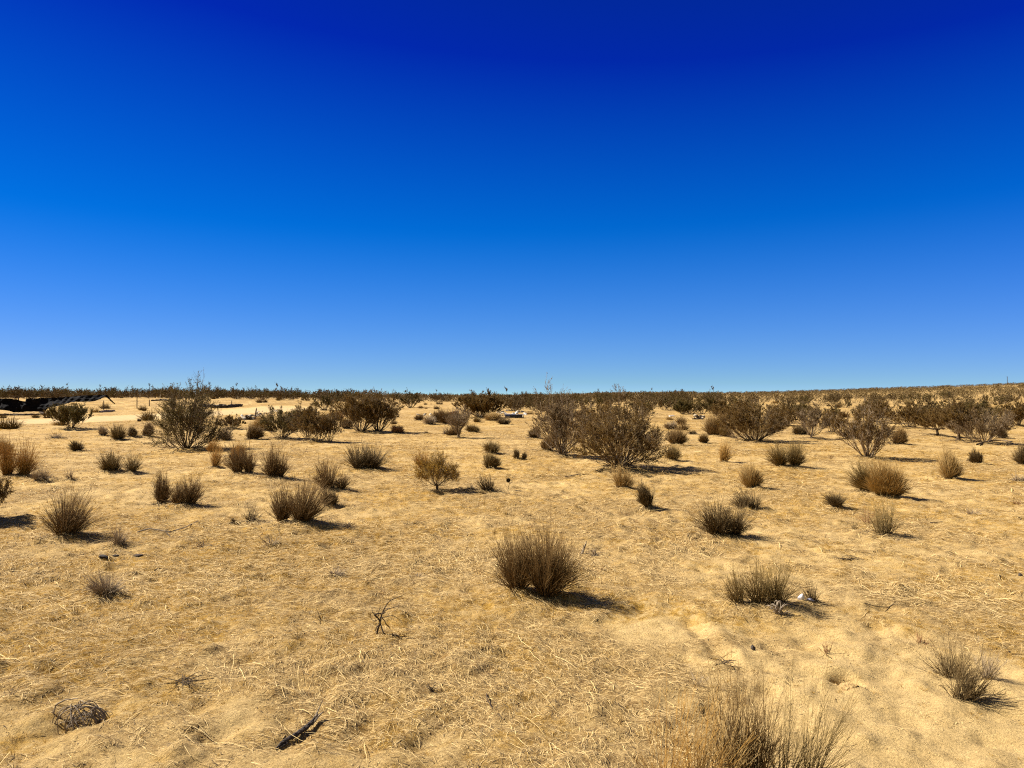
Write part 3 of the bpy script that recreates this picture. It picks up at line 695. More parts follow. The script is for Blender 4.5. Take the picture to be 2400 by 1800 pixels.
def build_straw():
    rng = np.random.default_rng(77); parts = []
    for n, r0, r1, L, Wd in ((170000, 2.5, 8, .075, .0019), (150000, 6.5, 15, .11, .0034), (90000, 14, 34, .19, .008)):
        x, y = scatter_xy(rng, n, r0, r1, power=1.3)
        a, g = litter_fields(x, y)
        keep = rng.random(n) < np.clip((a - .40) * 1.6, .035, .85); x, y = x[keep], y[keep]; n = len(x)
        ln = L * (.35 + 1.5 * rng.random(n) ** 2.2)
        parts.append(strands(rng, x, y, ln, Wd * (.6 + .8 * rng.random(n)), .004 + .10 * ln * rng.random(n) ** 2))
    for per, d0, dm, L, Wd in ((260, 0, 9, .09, .0024), (150, 9, 24, .14, .0045)):
        x, y = around_plants(rng, per, d0, dm, 1.0); n = len(x); ln = L * (.35 + 1.5 * rng.random(n) ** 2)
        parts.append(strands(rng, x, y, ln, Wd * (.6 + .8 * rng.random(n)), .004 + .15 * ln * rng.random(n)))
    V, Q, v = join(parts)
    tag(add('dry_straw', mesh_np('dry_straw', V, Q, M['straw'], v)), kind='stuff')
    # long single stalks
    rng = np.random.default_rng(78); x, y = scatter_xy(rng, 3400, 2.8, 14, power=1.4)
    a, g = litter_fields(x, y); k = rng.random(3400) < a * 1.2 - .1; x, y = x[k], y[k]; n = len(x)
    ln = .08 + .26 * rng.random(n) ** 1.5; V, Q, v = strands(rng, x, y, ln, .0020 + .0024 * rng.random(n) ** 2, .006 + .03 * rng.random(n), bend=.28)
    tag(add('long_straw', mesh_np('long_straw', V, Q, M['stalk'], v)), kind='stuff')

def build_fluff():
    """short soft annual grass in golden patches"""
    rng = np.random.default_rng(91); parts = []
    for n, r0, r1, bl, Ht, Wd in ((15000, 2.6, 9, 26, .028, .0016), (18000, 8, 24, 13, .040, .0034), (14000, 22, 70, 8, .07, .011)):
        x, y = scatter_xy(rng, n, r0, r1, power=1.3); a, g = litter_fields(x, y)
        keep = rng.random(n) < np.clip((g - .45) * 4.0, .05, 1); x, y = x[keep], y[keep]; n = len(x)
        z = H(x, y); ht = Ht * (.4 + .9 * rng.random(n)); rad = ht * (.5 + .9 * rng.random(n))
        q = np.repeat(np.arange(n), bl); m = len(q); ph = rng.random(m) * 2 * math.pi; ro = np.sqrt(rng.random(m))
        off = np.stack([np.cos(ph), np.sin(ph)], 1) * ro[:, None]
        K = 4; s = np.linspace(0, 1, K); P = np.zeros((m, K, 3))
        b = np.stack([x[q], y[q]], 1) + off * rad[q][:, None] * .8
        lean = off * rad[q][:, None] * .8 + rng.normal(0, .4, (m, 2)) * ht[q][:, None]
        P[:, :, :2] = b[:, None] + lean[:, None] * (s ** 1.5)[None, :, None]
        hh = ht[q] * (.5 + .7 * rng.random(m)) * (1 - .45 * ro)
        P[:, :, 2] = z[q][:, None] - .003 + hh[:, None] * (s - .25 * s ** 3)[None]
        W = Wd * (.6 + .7 * rng.random(m))[:, None] * np.array([1, .9, .7, .3])[None]
        v = np.zeros((m, K, 2)); v[:, :, 0] = rng.random(m)[:, None]; v[:, :, 1] = s
        parts.append(ribbons(P, W, unit(rng, m) * np.array([1, 1, .1]), v))
    V, Q, v = join(parts)
    tag(add('annual_grass', mesh_np('annual_grass', V, Q, M['fluff'], v)), kind='stuff')

def build_twigs():
    rng = np.random.default_rng(55); parts = []
    for n, r0, r1, L, Wd in ((64000, 2.5, 9, .034, .0025), (36000, 8, 22, .07, .0045), (16000, 20, 60, .2, .014)):
        x, y = scatter_xy(rng, n, r0, r1, power=1.3); a, g = litter_fields(x, y)
        k = rng.random(n) < np.clip((a - .36) * 2.4, .06, 1); x, y = x[k], y[k]; n = len(x)
        ln = L * (.4 + 1.4 * rng.random(n) ** 2)
        parts.append(strands(rng, x, y, ln, Wd * (.6 + .8 * rng.random(n)), .003 + .12 * ln * rng.random(n), bend=.8))
    for per, d0, dm, L, Wd in ((420, 0, 9, .045, .0024), (260, 9, 26, .08, .0050), (90, 26, 60, .2, .014)):
        x, y = around_plants(rng, per, d0, dm); n = len(x); ln = L * (.4 + 1.4 * rng.random(n) ** 2)
        parts.append(strands(rng, x, y, ln, Wd * (.6 + .8 * rng.random(n)), .003 + .2 * ln * rng.random(n), bend=.8))
    V, Q, v = join(parts)
    tag(add('twig_litter', mesh_np('twig_litter', V, Q, M['litter'], v)), kind='stuff')
    # small clods and pebbles
    x, y = scatter_xy(rng, 30000, 2.5, 18, power=1.4); n = len(x); z = H(x, y)
    ph = (1 + 5 ** .5) / 2
    O = np.array([(1, 0, 0), (-1, 0, 0), (0, 1, 0), (0, -1, 0), (0, 0, 1), (0, 0, -1)], float)
    FQ = np.array([(0, 2, 4), (2, 1, 4), (1, 3, 4), (3, 0, 4), (2, 0, 5), (1, 2, 5), (3, 1, 5), (0, 3, 5)])
    sz = (.0012 + .0035 * rng.random(n) ** 4) * (1 + np.hypot(x, y) * .10)
    V = O[None] * sz[:, None, None] * (.6 + .8 * rng.random((n, 6, 1))) * np.array([1.3, 1.2, .6]) + np.stack([x, y, z + sz * .2], 1)[:, None]
    Fc = FQ[None] + (np.arange(n) * 6)[:, None, None]
    tag(add('pebbles', mesh_np('pebbles', V.reshape(-1, 3), Fc.reshape(-1, 3), mat_noise('clods', (.34, .225, .09), (.58, .40, .17), 2.5))), kind='stuff')
build_straw(); build_fluff(); build_twigs()

# ------------------------------------------------------------------ small dead weeds, one object each
def build_weeds():
    rng = np.random.default_rng(314); protos = []
    for i in range(5):
        s, t = bunch_parts(900 + i, .16, .10, 16, fork=3, thick=.75, spread=1.3, sparse=True)
        V, Q, v = join([s, t]); protos.append(mesh_np('dead_weed', V, Q, M[('red', 'dark', 'grey', 'tan', 'red')[i]], v))
    spots = []
    x, y = scatter_xy(rng, 900, 3, 24, half=34, power=1.1); a, g = litter_fields(x, y)
    for i in range(900):
        if len(spots) >= 110: break
        if a[i] < .42 or any(math.hypot(x[i] - o.location.x, y[i] - o.location.y) < .3 for o in PLACED): continue
        spots.append((x[i], y[i]))
    kinds = ('reddish', 'dark brown', 'grey', 'pale tan', 'reddish')
    for j, (px, py) in enumerate(spots):
        k = j % 5; d = math.hypot(px, py)
        o = add('dead_weed', protos[k], (px, py, gz(px, py) - .004), rz=rng.random() * 6.28, s=.35 + .65 * rng.random() + d * .012)
        where = 'in the near foreground' if d < 6 else 'in the middle foreground' if d < 12 else 'farther out on the sand'
        tag(o, f'tiny {kinds[k]} wiry dead weed on the sand {where}', 'dead weed', f'tiny {kinds[k]} dead weeds {where}')
build_weeds()

# ------------------------------------------------------------------ middle and far scrub
def in_gap(x, y):
    t = x / y
    if .185 < t < .275 and y < 62: return True
    if t < -.30 and road_dist(np.array(x), np.array(y)) < 6: return True
    if t < .0 and y < 95: return True
    if -.60 < t < -.33 and y < 100: return True
    if -.19 < t < -.03 and y < 140: return True
    return False

def build_scrub():
    rng = np.random.default_rng(2024); cand = []
    for (y0, y1, dens) in ((41, 95, .062), (95, 160, .13), (160, 260, .10), (260, 455, .060)):
        area = .5 * 1.56 * (y1 ** 2 - y0 ** 2); n = int(area * dens)
        y = np.sqrt(y0 ** 2 + rng.random(n) * (y1 ** 2 - y0 ** 2)); x = y * (rng.random(n) * 1.56 - .78)
        cl = .7 * vnoise(x, y, 13, 51) + .6 * vnoise(x, y, 37, 52)
        for i in range(n):
            if in_gap(x[i], y[i]) or cl[i] < -.45 + .5 * (rng.random() - .5): continue
            if x[i] / y[i] > .10 and y[i] > 95 and rng.random() < (.15 if x[i] / y[i] < .3 else .25 if y[i] < 150 else .0): continue
            big = (.6 + .75 * rng.random() ** 1.2) * (.8 if x[i] / y[i] > .25 and y[i] > 130 else 1)
            if x[i] / y[i] > .28 and y[i] < 130: big *= .78
            cand.append((x[i], y[i], big))
    cand = sorted(cand, key=lambda c: c[1] / c[2])
    mids = []
    for i in range(8):
        w, h = 2.2 + .5 * rng.random(), 1.35 + .3 * rng.random()
        b, l = bush_parts(500 + i, w, h, n=16, leaf=.55, lsize=.05, sprigs=3, lev2=2, rad=2.0, flat=.5, leaf_lo=.15, holes=True)
        mids.append((mesh_np('branches', b[0], b[1], M['bark'], b[2]), mesh_np('foliage', l[0], l[1], M['leaf_green' if i % 3 == 0 else 'leaf_far'], l[2])))
    ni = 262
    for (x, y, s) in cand[:ni]:
        i = int(rng.integers(8)); o = add('creosote_bush', None, (x, y, gz(x, y) - .05), rz=rng.random() * 6.28, s=s)
        add('branches', mids[i][0], parent=o); add('foliage', mids[i][1], parent=o)
        side = 'right of the largest bush' if x / y > .16 else 'around the centre' if x / y > -.15 else 'behind the dirt road on the left'
        gr = 'greenish' if i % 3 == 0 else 'brown'; d = 'nearer' if y < 62 else 'farther' if y < 100 else 'distant'
        tag(o, f'{d} {gr} creosote in the crowded belt {side}', 'shrub', f'{d} {gr} creosotes in the belt {side}')
    # everything farther merges into one mass
    VB, VL = [], []
    fb = [far_bush(700 + i, 2.3, 1.35, 46, .13, 5) for i in range(6)]
    fl = [far_bush(720 + i, 2.3, 1.35, 24, .19, 3) for i in range(6)]
    for (x, y, s) in cand[ni:]:
        (b, l) = (fb if y < 220 else fl)[int(rng.integers(6))]; a = rng.random() * 6.28
        c, sn = math.cos(a) * s, math.sin(a) * s; z = gz(x, y) - .05
        for src, dst in ((b, VB), (l, VL)):
            v = src[0]; w = np.stack([v[:, 0] * c - v[:, 1] * sn + x, v[:, 0] * sn + v[:, 1] * c + y, v[:, 2] * s + z], 1)
            dst.append((w, src[1], src[2]))
    V, Q, v = join(VL); root = add('distant_scrub', mesh_np('distant_scrub', V, Q, M['leaf_far'], v)); tag(root, kind='stuff')
    V, Q, v = join(VB); tag(add('distant_scrub_stems', mesh_np('distant_scrub_stems', V, Q, M['bark'], v), parent=root))
    # low brown tufts between them
    protos = []
    for i in range(4):
        s, t = bunch_parts(950 + i, .9, .5, 90, fork=2, thick=5.0); V, Q, v = join([s, t])
        protos.append(mesh_np('bunch_grass', V, Q, M[('brown', 'tan', 'dark', 'olive')[i]], v))
    cn = ('brown', 'tan', 'dark', 'olive'); k = 0
    for _ in range(1500):
        y = 26 + 90 * rng.random() ** .8; x = y * (rng.random() * 1.5 - .75)
        if k >= 200: break
        if road_dist(np.array(x), np.array(y)) < 5 or (y < 40 and rng.random() < .6): continue
        if any(math.hypot(x - o.location.x, y - o.location.y) < 1.3 for o in PLACED[:32]): continue
        i = int(rng.integers(4)); k += 1
        side = 'right' if x / y > .16 else 'centre' if x / y > -.2 else 'left'
        tag(add('bunch_grass', protos[i], (x, y, gz(x, y) - .02), rz=rng.random() * 6.28, s=.4 + .8 * rng.random()),
            f'small low {cn[i]} tuft far out on the pale sand in the {side} middle distance', 'grass clump', f'low {cn[i]} tufts in the {side} middle distance')
build_scrub()

# ------------------------------------------------------------------ dead wood, fence, tarp, rubbish
def thing(name, label, cat, x, y, z=None, group=None, rz=0):
    return tag(add(name, None, (x, y, gz(x, y) if z is None else z), rz=rz), label, cat, group)

def px_line(pts, base, y_off=None):
    """photo outline (px, py) of a thing standing at point base -> local metres (x right, z up)"""
    k = base[1] / F; bx, by = pts[0]
    return [((px - bx) * k, (by - py) * k) for px, py in pts]

def poly_tube(P, R, sides=6, rng=None, rough=0.0, K=None):
    """resample one polyline, tube it, roughen it"""
    P = np.array(P, float); R = np.array(R, float); K = K or len(P) * 4
    d = np.r_[0, np.cumsum(np.linalg.norm(np.diff(P, axis=0), axis=1))]; t = np.linspace(0, d[-1], K)
    Q = np.stack([np.interp(t, d, P[:, i]) for i in range(3)], 1); Q[1:-1] = (Q[:-2] + 2 * Q[1:-1] + Q[2:]) / 4
    r = np.interp(t, d, R)
    V, F4, _ = tubes(Q[None], r[None], sides, var=np.zeros((1, K, 2)))
    if rough and rng is not None:
        c = np.repeat(Q, sides, axis=0); V = c + (V - c) * (1 + rough * rng.normal(size=(len(V), 1)))
    v = np.zeros((len(V), 2)); v[:, 0] = (rng.random() if rng is not None else .3); v[:, 1] = .5
    return V, F4, v

RG = np.random.default_rng(606)
m_char = mat_noise('charred_wood', (.018, .014, .012), (.075, .055, .04), 60, .8, .004, .3, (1, 1, 6))
m_greywood = mat_noise('weathered_wood', (.16, .125, .09), (.36, .29, .21), 50, .9, .003, .2)
m_darktwig = mat_noise('dark_dead_twig', (.03, .02, .014), (.09, .06, .035), 40, .9, .002)
m_rust = mat_noise('rusty_metal', (.10, .04, .02), (.24, .11, .05), 12, .8, .004)
m_black = mat_noise('black_shade_cloth', (.002, .002, .003), (.006, .005, .008), 6, .85, 0, .06)
m_white = mat_noise('crumpled_white_plastic', (.62, .60, .62), (.80, .79, .80), 20, .5, .004, .5)
m_rock = mat_noise('pale_rubble', (.30, .24, .16), (.55, .47, .35), 5, .95, .03)
m_chalk = mat_noise('chalky_rubble', (.45, .42, .38), (.66, .63, .58), 8, .95, .02)
m_post = mat_noise('fence_post_steel', (.05, .035, .025), (.11, .075, .05), 8, .7)
m_pole = mat_noise('pole_wood', (.06, .045, .035), (.12, .09, .07), 4, .9)

# charred log
a = at(648, 1744); b = at(742, 1688)
L = np.array([b[0] - a[0], b[1] - a[1]])
t = thing('burnt_log', 'black charred log with a splintered forked end lying in the bottom left foreground', 'log', a[0], a[1])
def along(u, s, z): return [L[0] * u - L[1] / np.hypot(*L) * s, L[1] * u + L[0] / np.hypot(*L) * s, gz(a[0] + L[0] * u, a[1] + L[1] * u) - t.location.z + z]
V, Q, v = join([poly_tube([along(-.02, 0, .004), along(.15, .002, .012), along(.45, -.003, .018), along(.75, 0, .02), along(.98, .004, .024), along(1.06, .006, .03)],
                          [.003, .009, .0115, .012, .010, .004], 9, RG, .10, 40),
                poly_tube([along(.2, -.012, .004), along(-.05, -.014, .003)], [.005, .002], 5, RG, .2, 8)])
add('trunk_piece', mesh_np('trunk_piece', V, Q, m_char, v), parent=t)
V, Q, v = join([poly_tube([along(.93, .004, .022), along(1.06, .004, .05), along(1.16, .0, .085)], [.007, .004, .001], 6, RG, .15, 12),
                poly_tube([along(.86, -.005, .02), along(1.02, -.012, .035), along(1.1, -.02, .04)], [.006, .004, .0015], 6, RG, .15, 12)])
add('splintered_fork', mesh_np('splintered_fork', V, Q, m_greywood, v), parent=t)

# black twisted dead shrub
b0 = at(886, 1486); k = b0[1] / F
t = thing('dead_branch', 'black twisted dead branch standing upright in the foreground left of the central clump', 'dead branch', b0[0], b0[1])
S = .3616
def tw(pts, r0, r1, d0=0., d1=0.):
    n = len(pts); P = [((800 + x * S - 886) * k, d0 + (d1 - d0) * i / (n - 1) + RG.normal(0, .008), (1486 - 1100 - y * S) * k) for i, (x, y) in enumerate(pts)]
    return poly_tube(P, np.linspace(r0, r1, n), 5, RG, .08, n * 4)
segs = [tw([(230, 1072), (238, 1030), (252, 1000), (240, 975), (218, 948)], .0065, .005),
        tw([(250, 1002), (256, 955), (275, 910), (300, 870), (335, 850), (390, 834)], .0055, .0018, 0, .06),
        tw([(262, 940), (300, 905), (340, 888), (386, 868)], .004, .0015, 0, -.05),
        tw([(248, 965), (290, 955), (335, 940), (370, 955), (400, 982)], .0035, .0015, 0, -.06),
        tw([(250, 1000), (275, 1050), (300, 1080), (335, 1083), (346, 1062), (338, 1045)], .005, .0025, 0, -.07),
        tw([(252, 1000), (225, 1030), (210, 1062), (215, 1075)], .004, .002, 0, .05),
        tw([(232, 960), (200, 935), (190, 905)], .0028, .001, 0, .04), tw([(245, 970), (205, 1000), (178, 985), (176, 950)], .0026, .001, 0, .07),
        tw([(238, 955), (250, 910), (262, 870)], .003, .001, 0, -.04), tw([(285, 1000), (310, 1020), (322, 1030)], .0025, .001, 0, -.02),
        tw([(265, 960), (285, 990), (290, 1000), (318, 1022)], .003, .0015), tw([(215, 945), (235, 938), (262, 944), (280, 940)], .0055, .003, 0, .03)]
V, Q, v = join(segs); add('branches', mesh_np('branches', V, Q, m_darktwig, v), parent=t)

# half-buried ball of grey sticks
b0 = at(192, 1684); k = b0[1] / F
t = thing('stick_tangle', 'grey half-buried dome of curved dead sticks at the lower left', 'dead shrub', b0[0], b0[1])
segs = []
for i in range(38):
    az = RG.random() * 6.28; tilt = RG.uniform(-.9, .9); w = .12 * (.6 + .45 * RG.random()); hh = .125 * (.35 + .65 * RG.random())
    sp_ = np.linspace(.1, math.pi * RG.uniform(.55, 1.0), 7); cx = RG.normal(0, .02)
    P = [(cx + math.cos(az) * math.cos(s) * w - math.sin(az) * tilt * .06 * math.sin(s), math.sin(az) * math.cos(s) * w * .8 + tilt * .05, math.sin(s) * hh - .01 + RG.normal(0, .004)) for s in sp_]
    segs.append(poly_tube(P, np.linspace(.0034, .0014, 7) * RG.uniform(.6, 1.2), 5, RG, .08, 16))
segs.append(poly_tube([(-.12, 0, 0), (-.145, 0, .05), (-.13, .0, .10), (-.08, 0, .125), (-.02, 0, .13)], [.005, .0045, .004, .003, .002], 6, RG, .05, 20))
V, Q, v = join(segs); add('sticks', mesh_np('sticks', V, Q, m_greywood, v), parent=t)

# pale weathered root under the wide olive clump, and grey tangles
def tangle(name, px, py, wpx, hpx, n, mat, label, cat, r=.003, flat=.5, seed=1):
    g = np.random.default_rng(seed); b0 = at(px, py); k = b0[1] / F; w = wpx * k; h = hpx * k
    t = thing(name, label, cat, b0[0], b0[1]); sg = []
    for i in range(n):
        az = g.random() * 6.28; L_ = w * .55 * (.4 + .7 * g.random()); K = 6; s = np.linspace(0, 1, K)
        c = g.normal(0, 1.2); up = h * g.random() ** 1.2
        x = np.cos(az + c * s) * L_ * s + g.normal(0, w * .08); y = np.sin(az + c * s) * L_ * s * .8 + g.normal(0, w * .06)
        z = .004 + up * np.sin(s * math.pi * g.uniform(.4, .95))
        sg.append(poly_tube(np.stack([x, y, z], 1), r * np.linspace(1, .35, K) * g.uniform(.6, 1.3), 5, g, .08, 14))
    V, Q, v = join(sg); add('twigs', mesh_np('twigs', V, Q, mat, v), parent=t); return t
tangle('dead_root', 1826, 1450, 46, 34, 22, m_greywood, 'pale weathered root with splayed prongs at the foot of the wide olive clump', 'dead wood', .0055, seed=3)
tangle('stick_tangle', 816, 1238, 34, 17, 26, M['grey'], 'wiry grey twig tangle on the sand right of the large brown double clump', 'dead shrub', .004, seed=4)
tangle('stick_tangle', 1393, 1300, 32, 18, 30, M['grey'], 'small heap of grey twigs right of the central clump, beside the upright stake', 'dead shrub', .0035, seed=5)
tangle('stick_tangle', 430, 1606, 130, 12, 22, m_darktwig, 'loose flat scatter of dark twigs between the stick dome and the charred log', 'dead twigs', .0022, seed=6)
tangle('stick_tangle', 1700, 1562, 60, 12, 18, m_darktwig, 'few dark crooked twigs lying above the bottom clumps', 'dead twigs', .0022, seed=7)
tangle('stick_tangle', 1990, 1312, 70, 8, 16, m_darktwig, 'thin dark twigs added as the dark line of a sand crack above the wide olive clump at the right', 'dead twigs', .003, seed=8)  # dark twigs added to draw the dark line of a crack
tangle('stick_tangle', 1010, 1620, 46, 16, 16, m_darktwig, 'little dark twig heap in the bottom centre foreground', 'dead twigs', .002, seed=9)

# upright grey stake, long fallen stick, short sticks
b0 = at(1362, 1295); t = thing('wooden_stake', 'short grey splintered stake leaning upright from the sand, right of the central clump', 'stake', b0[0], b0[1]); k = b0[1] / F
V, Q, v = join([poly_tube([(0, 0, -.03), (.02, 0, .04), (.045, .01, .09), (.058, .01, .135)], [.014, .012, .008, .001], 6, RG, .15, 14),
                poly_tube([(.03, 0, .06), (.018, 0, .10)], [.008, .001], 5, RG, .1, 6)])
add('stake_wood', mesh_np('stake_wood', V, Q, m_greywood, v), parent=t)
def fallen(pts, r0, r1, mat, label, name='fallen_stick'):
    W = [at(*p) for p in pts]; o = W[0]
    t = thing(name, label, 'stick', o[0], o[1])
    P = [(w[0] - o[0], w[1] - o[1], gz(w[0], w[1]) - t.location.z + r0 * 1.3 + .012 * (i % 2)) for i, w in enumerate(W)]
    V, Q, v = poly_tube(P, np.linspace(r0, r1, len(P)), 6, RG, .1, len(P) * 8)
    add('stick_wood', mesh_np('stick_wood', V, Q, mat, v), parent=t)
fallen([(322, 1250), (350, 1248), (398, 1249), (430, 1243), (464, 1226)], .009, .004, m_greywood, 'long curved fallen stick lying below the twin clump in the left foreground')
fallen([(388, 1248), (400, 1256), (425, 1262), (458, 1266)], .005, .002, m_darktwig, 'thin side stick branching right from below the long curved one')
fallen([(362, 1341), (370, 1337), (394, 1336)], .006, .003, m_darktwig, 'short dark stick right of the lavender-grey tuft')
fallen([(1140, 1630), (1142, 1650), (1154, 1664)], .0035, .002, m_darktwig, 'short crooked dark twig in the bottom centre foreground')
fallen([(2026, 1422), (2050, 1424), (2082, 1421), (2100, 1416)], .0035, .002, m_darktwig, 'thin dark wavy stick on sand right of the wide olive clump')
fallen([(1325, 1118), (1360, 1114), (1385, 1112)], .010, .006, m_greywood, 'pale straight stick on the sand left of the tan bushy tuft')
fallen([(2180, 1224), (2210, 1226)], .006, .004, m_darktwig, 'straight thin stick right of the sparse clump on its mound')
fallen([(2290, 1046), (2325, 1034), (2350, 1034), (2372, 1040)], .03, .015, M['bark_pale'], 'arched grey dead branch lying right of the purple-grey twiggy creosote')

# weed with a round dry head
b0 = at(1190, 1150); k = b0[1] / F
t = thing('dry_thistle', 'thin bent weed with one round dark seed head, alone on the sand near the centre', 'dead weed', b0[0], b0[1])
V, Q, v = join([poly_tube([(0, 0, -.02), (.01, 0, .06), (.035, 0, .12), (.022, 0, .165)], [.005, .004, .0035, .004], 5, RG, .05, 16),
                poly_tube([(.03, 0, .11), (.065, 0, .13), (.075, 0, .16), (.05, 0, .175), (.02, 0, .17)], [.004, .004, .004, .004, .003], 5, RG, .05, 20)])
add('stalk', mesh_np('stalk', V, Q, m_darktwig, v), parent=t)
n = 700; U = unit(np.random.default_rng(9), n); c0 = np.array([.01, 0, .165]); g = np.random.default_rng(10)
P = np.stack([c0 + U * .01, c0 + U * (.020 + .022 * g.random((n, 1)))], 1)
V, Q, v = tubes(P, np.full((n, 2), .0014), 3, var=np.zeros((n, 2, 2)))
add('seed_head', mesh_np('seed_head', V, Q, M['dark'], v), parent=t)

# white litter and dark stones
def crumple(name, px, py, w, h, mat, label, cat, seed, squash=1.0, group=None, dz=0.0, prop=None):
    g = np.random.default_rng(seed); b0 = at(px, py)
    n = 14; u = np.linspace(0, math.pi, n); q = np.linspace(0, 2 * math.pi, 18, endpoint=False)
    Uu, Qq = np.meshgrid(u, q, indexing='ij'); V = np.stack([np.sin(Uu) * np.cos(Qq), np.sin(Uu) * np.sin(Qq), np.cos(Uu)], -1).reshape(-1, 3)
    planes = unit(g, 16); dd = .55 + .4 * g.random(16)
    m_ = np.max(V @ planes.T / dd[None], axis=1); V = V / np.maximum(m_, .6)[:, None]
    V = V * np.array([w * .5, w * .4 * squash, h * .62]) + np.array([0, 0, h * .35])
    idx = np.arange(n * 18).reshape(n, 18); nx = np.roll(idx, -1, axis=1)
    Q = np.stack([idx[:-1], idx[1:], nx[1:], nx[:-1]], -1).reshape(-1, 4)
    return tag(add(name, mesh_np(name, V, Q, mat), (b0[0], b0[1], gz(b0[0], b0[1]) + dz)), label, cat, group)
crumple('plastic_litter', 1880, 1420, .055, .045, m_white, 'small crumpled white scrap in the shadow of the wide olive clump', 'litter', 21)
crumple('plastic_litter', 1898, 1420, .06, .025, mat_noise('grey_plastic', (.20, .20, .25), (.34, .33, .40), 15, .5), 'small crumpled grey-violet scrap beside the white one under the wide olive clump', 'litter', 22)
crumple('plastic_litter', 236, 1678, .022, .018, m_white, 'tiny white scrap on the sand at the right of the stick dome', 'litter', 23)
crumple('dark_stone', 1766, 1528, .03, .028, m_char, 'small black stone on bare sand right of the shallow rut', 'stone', 24)
crumple('dark_stone', 2391, 1349, .045, .035, m_char, 'black stone at the right edge of the photo on open sand', 'stone', 25)
crumple('dark_stone', 2366, 1530, .015, .012, m_char, 'tiny dark pebble near the right edge above the grey weed', 'stone', 26)
crumple('dark_lump', 242, 1309, .10, .03, m_char, 'dark flat lump, biggest of three in a row in the left foreground', 'bark scrap', 27)  # three flat dark lumps in a row on the sand
crumple('dark_lump', 271, 1304, .06, .02, m_char, 'dark flat lump, middle one of three in a row in the left foreground', 'bark scrap', 28)
crumple('dark_lump', 322, 1303, .11, .018, m_darktwig, 'long thin dark lump, right one of three in a row in the left foreground', 'bark scrap', 29)

# fence along the far side of the road
def post(px, py_b, py_t, label, tilt=0.0):
    b0 = at(px, py_b); h = (py_b - py_t) * b0[1] / F; r = .045
    t = thing('fence_post', label, 'fence post', b0[0], b0[1], group='posts of the wire fence behind the dirt road')
    V, Q, v = poly_tube([(0, 0, -.2), (tilt * .3, 0, h * .5), (tilt, 0, h), (tilt, 0, h + .01)], [r, r, r * .9, .005], 6, RG, .03, 10)
    add('post_shaft', mesh_np('post_shaft', V, Q, m_post, v), parent=t); return np.array([b0[0] + tilt, b0[1], gz(b0[0], b0[1]) + h])
tops = [post(-70, 969, 930, 'dark fence post just outside the left edge'),
        post(43, 967, 928, 'dark fence post standing in front of the left part of the black tarp'),
        post(243, 961, 938, 'dark fence post under the raised right end of the black tarp'),
        post(321, 957, 929, 'thin fence post between the black tarp and the tallest left creosote'),
        post(350, 952, 936, 'short fence post nearest the tallest left creosote, with a twig beside it'),
        post(543, 953, 938, 'far fence post right of the tallest left creosote'),
        post(598, 982, 956, 'leaning post by the dark debris right of the tallest left creosote', .1)]
wr = []
for dz in (.05, .45, .85):
    for a_, b_ in zip(tops[:5], tops[1:6]):
        mid = (a_ + b_) / 2 - np.array([0, 0, .12]); off = np.array([0, -.05, -dz])
        wr.append(poly_tube([a_ + off, mid + off, b_ + off], [.006, .006, .006], 4, None, 0, 12))
V, Q, v = join(wr); tag(add('fence_wire', mesh_np('fence_wire', V, Q, m_post, v)), 'three sagging strands of thin wire strung between the far fence posts', 'fence wire')

# black shade cloth draped over the fence
def tarp():
    zt = 63.0
    top = [(-120, 935), (-40, 935), (24, 934), (40, 936), (52, 940), (62, 941), (63, 935), (76, 933), (78, 934), (110, 932), (140, 931), (165, 930), (190, 927), (215, 926), (246, 925), (250, 927)]
    bot = [(-120, 962), (-40, 961), (8, 960), (24, 961), (40, 966), (60, 965), (90, 964), (115, 965), (122, 957), (150, 950), (180, 942), (205, 942), (230, 940), (243, 936), (250, 929)]
    xs = np.linspace(-120, 250, 150); tp = np.interp(xs, *zip(*top)); bt = np.interp(xs, *zip(*bot)); K = 22
    s = np.linspace(0, 1, K); X, Sg = np.meshgrid(xs, s, indexing='ij'); PY = tp[:, None] + (bt - tp)[:, None] * s[None]
    PY = PY + .5 * vnoise(xs, xs * 0, 9, 61)[:, None] * (Sg - .3)
    wx = (X - 1200) / F * zt; wz = EYE + (926 - PY) / F * zt
    fold = .18 * vnoise(X, Sg * 40, 22, 62) + .035 * np.sin(X * .35 + 3 * Sg) + .05 * vnoise(X, Sg * 60, 5, 63) - .5 * Sg
    wy = zt + fold; wz = wz + .02 * vnoise(X, Sg * 50, 6, 64)
    V = np.stack([wx, wy, wz], -1).reshape(-1, 3); o = np.array([V[:, 0].mean(), zt, V[:, 2].min()])
    idx = np.arange(V.shape[0]).reshape(150, K)
    Q = np.stack([idx[:-1, :-1], idx[1:, :-1], idx[1:, 1:], idx[:-1, 1:]], -1).reshape(-1, 4)
    back = V + np.array([0, .03, 0]); n = len(V); Qb = Q[:, ::-1] + n
    ed = np.r_[idx[:, 0], idx[-1, 1:], idx[::-1, -1][1:], idx[0, ::-1][1:-1]]; e2 = np.roll(ed, -1)
    Qe = np.stack([ed, e2, e2 + n, ed + n], 1)
    me = mesh_np('black_tarp', np.concatenate([V, back]) - o, np.concatenate([Q, Qb, Qe]), m_black, smooth=True)
    t = tag(add('black_tarp', me, tuple(o)), 'long torn black shade cloth draped on the fence behind the road at the left edge', 'tarp')
    # torn strip running down from its raised end
    V, Q, v = poly_tube([((p - 1200) / F * zt - o[0], 0, EYE + (926 - q) / F * zt - o[2]) for p, q in ((249, 927), (256, 934), (264, 942), (270, 947))], [.10, .07, .05, .03], 6, RG, .2, 16)
    add('torn_strip', mesh_np('torn_strip', V, Q, m_black, v), parent=t)
tarp()

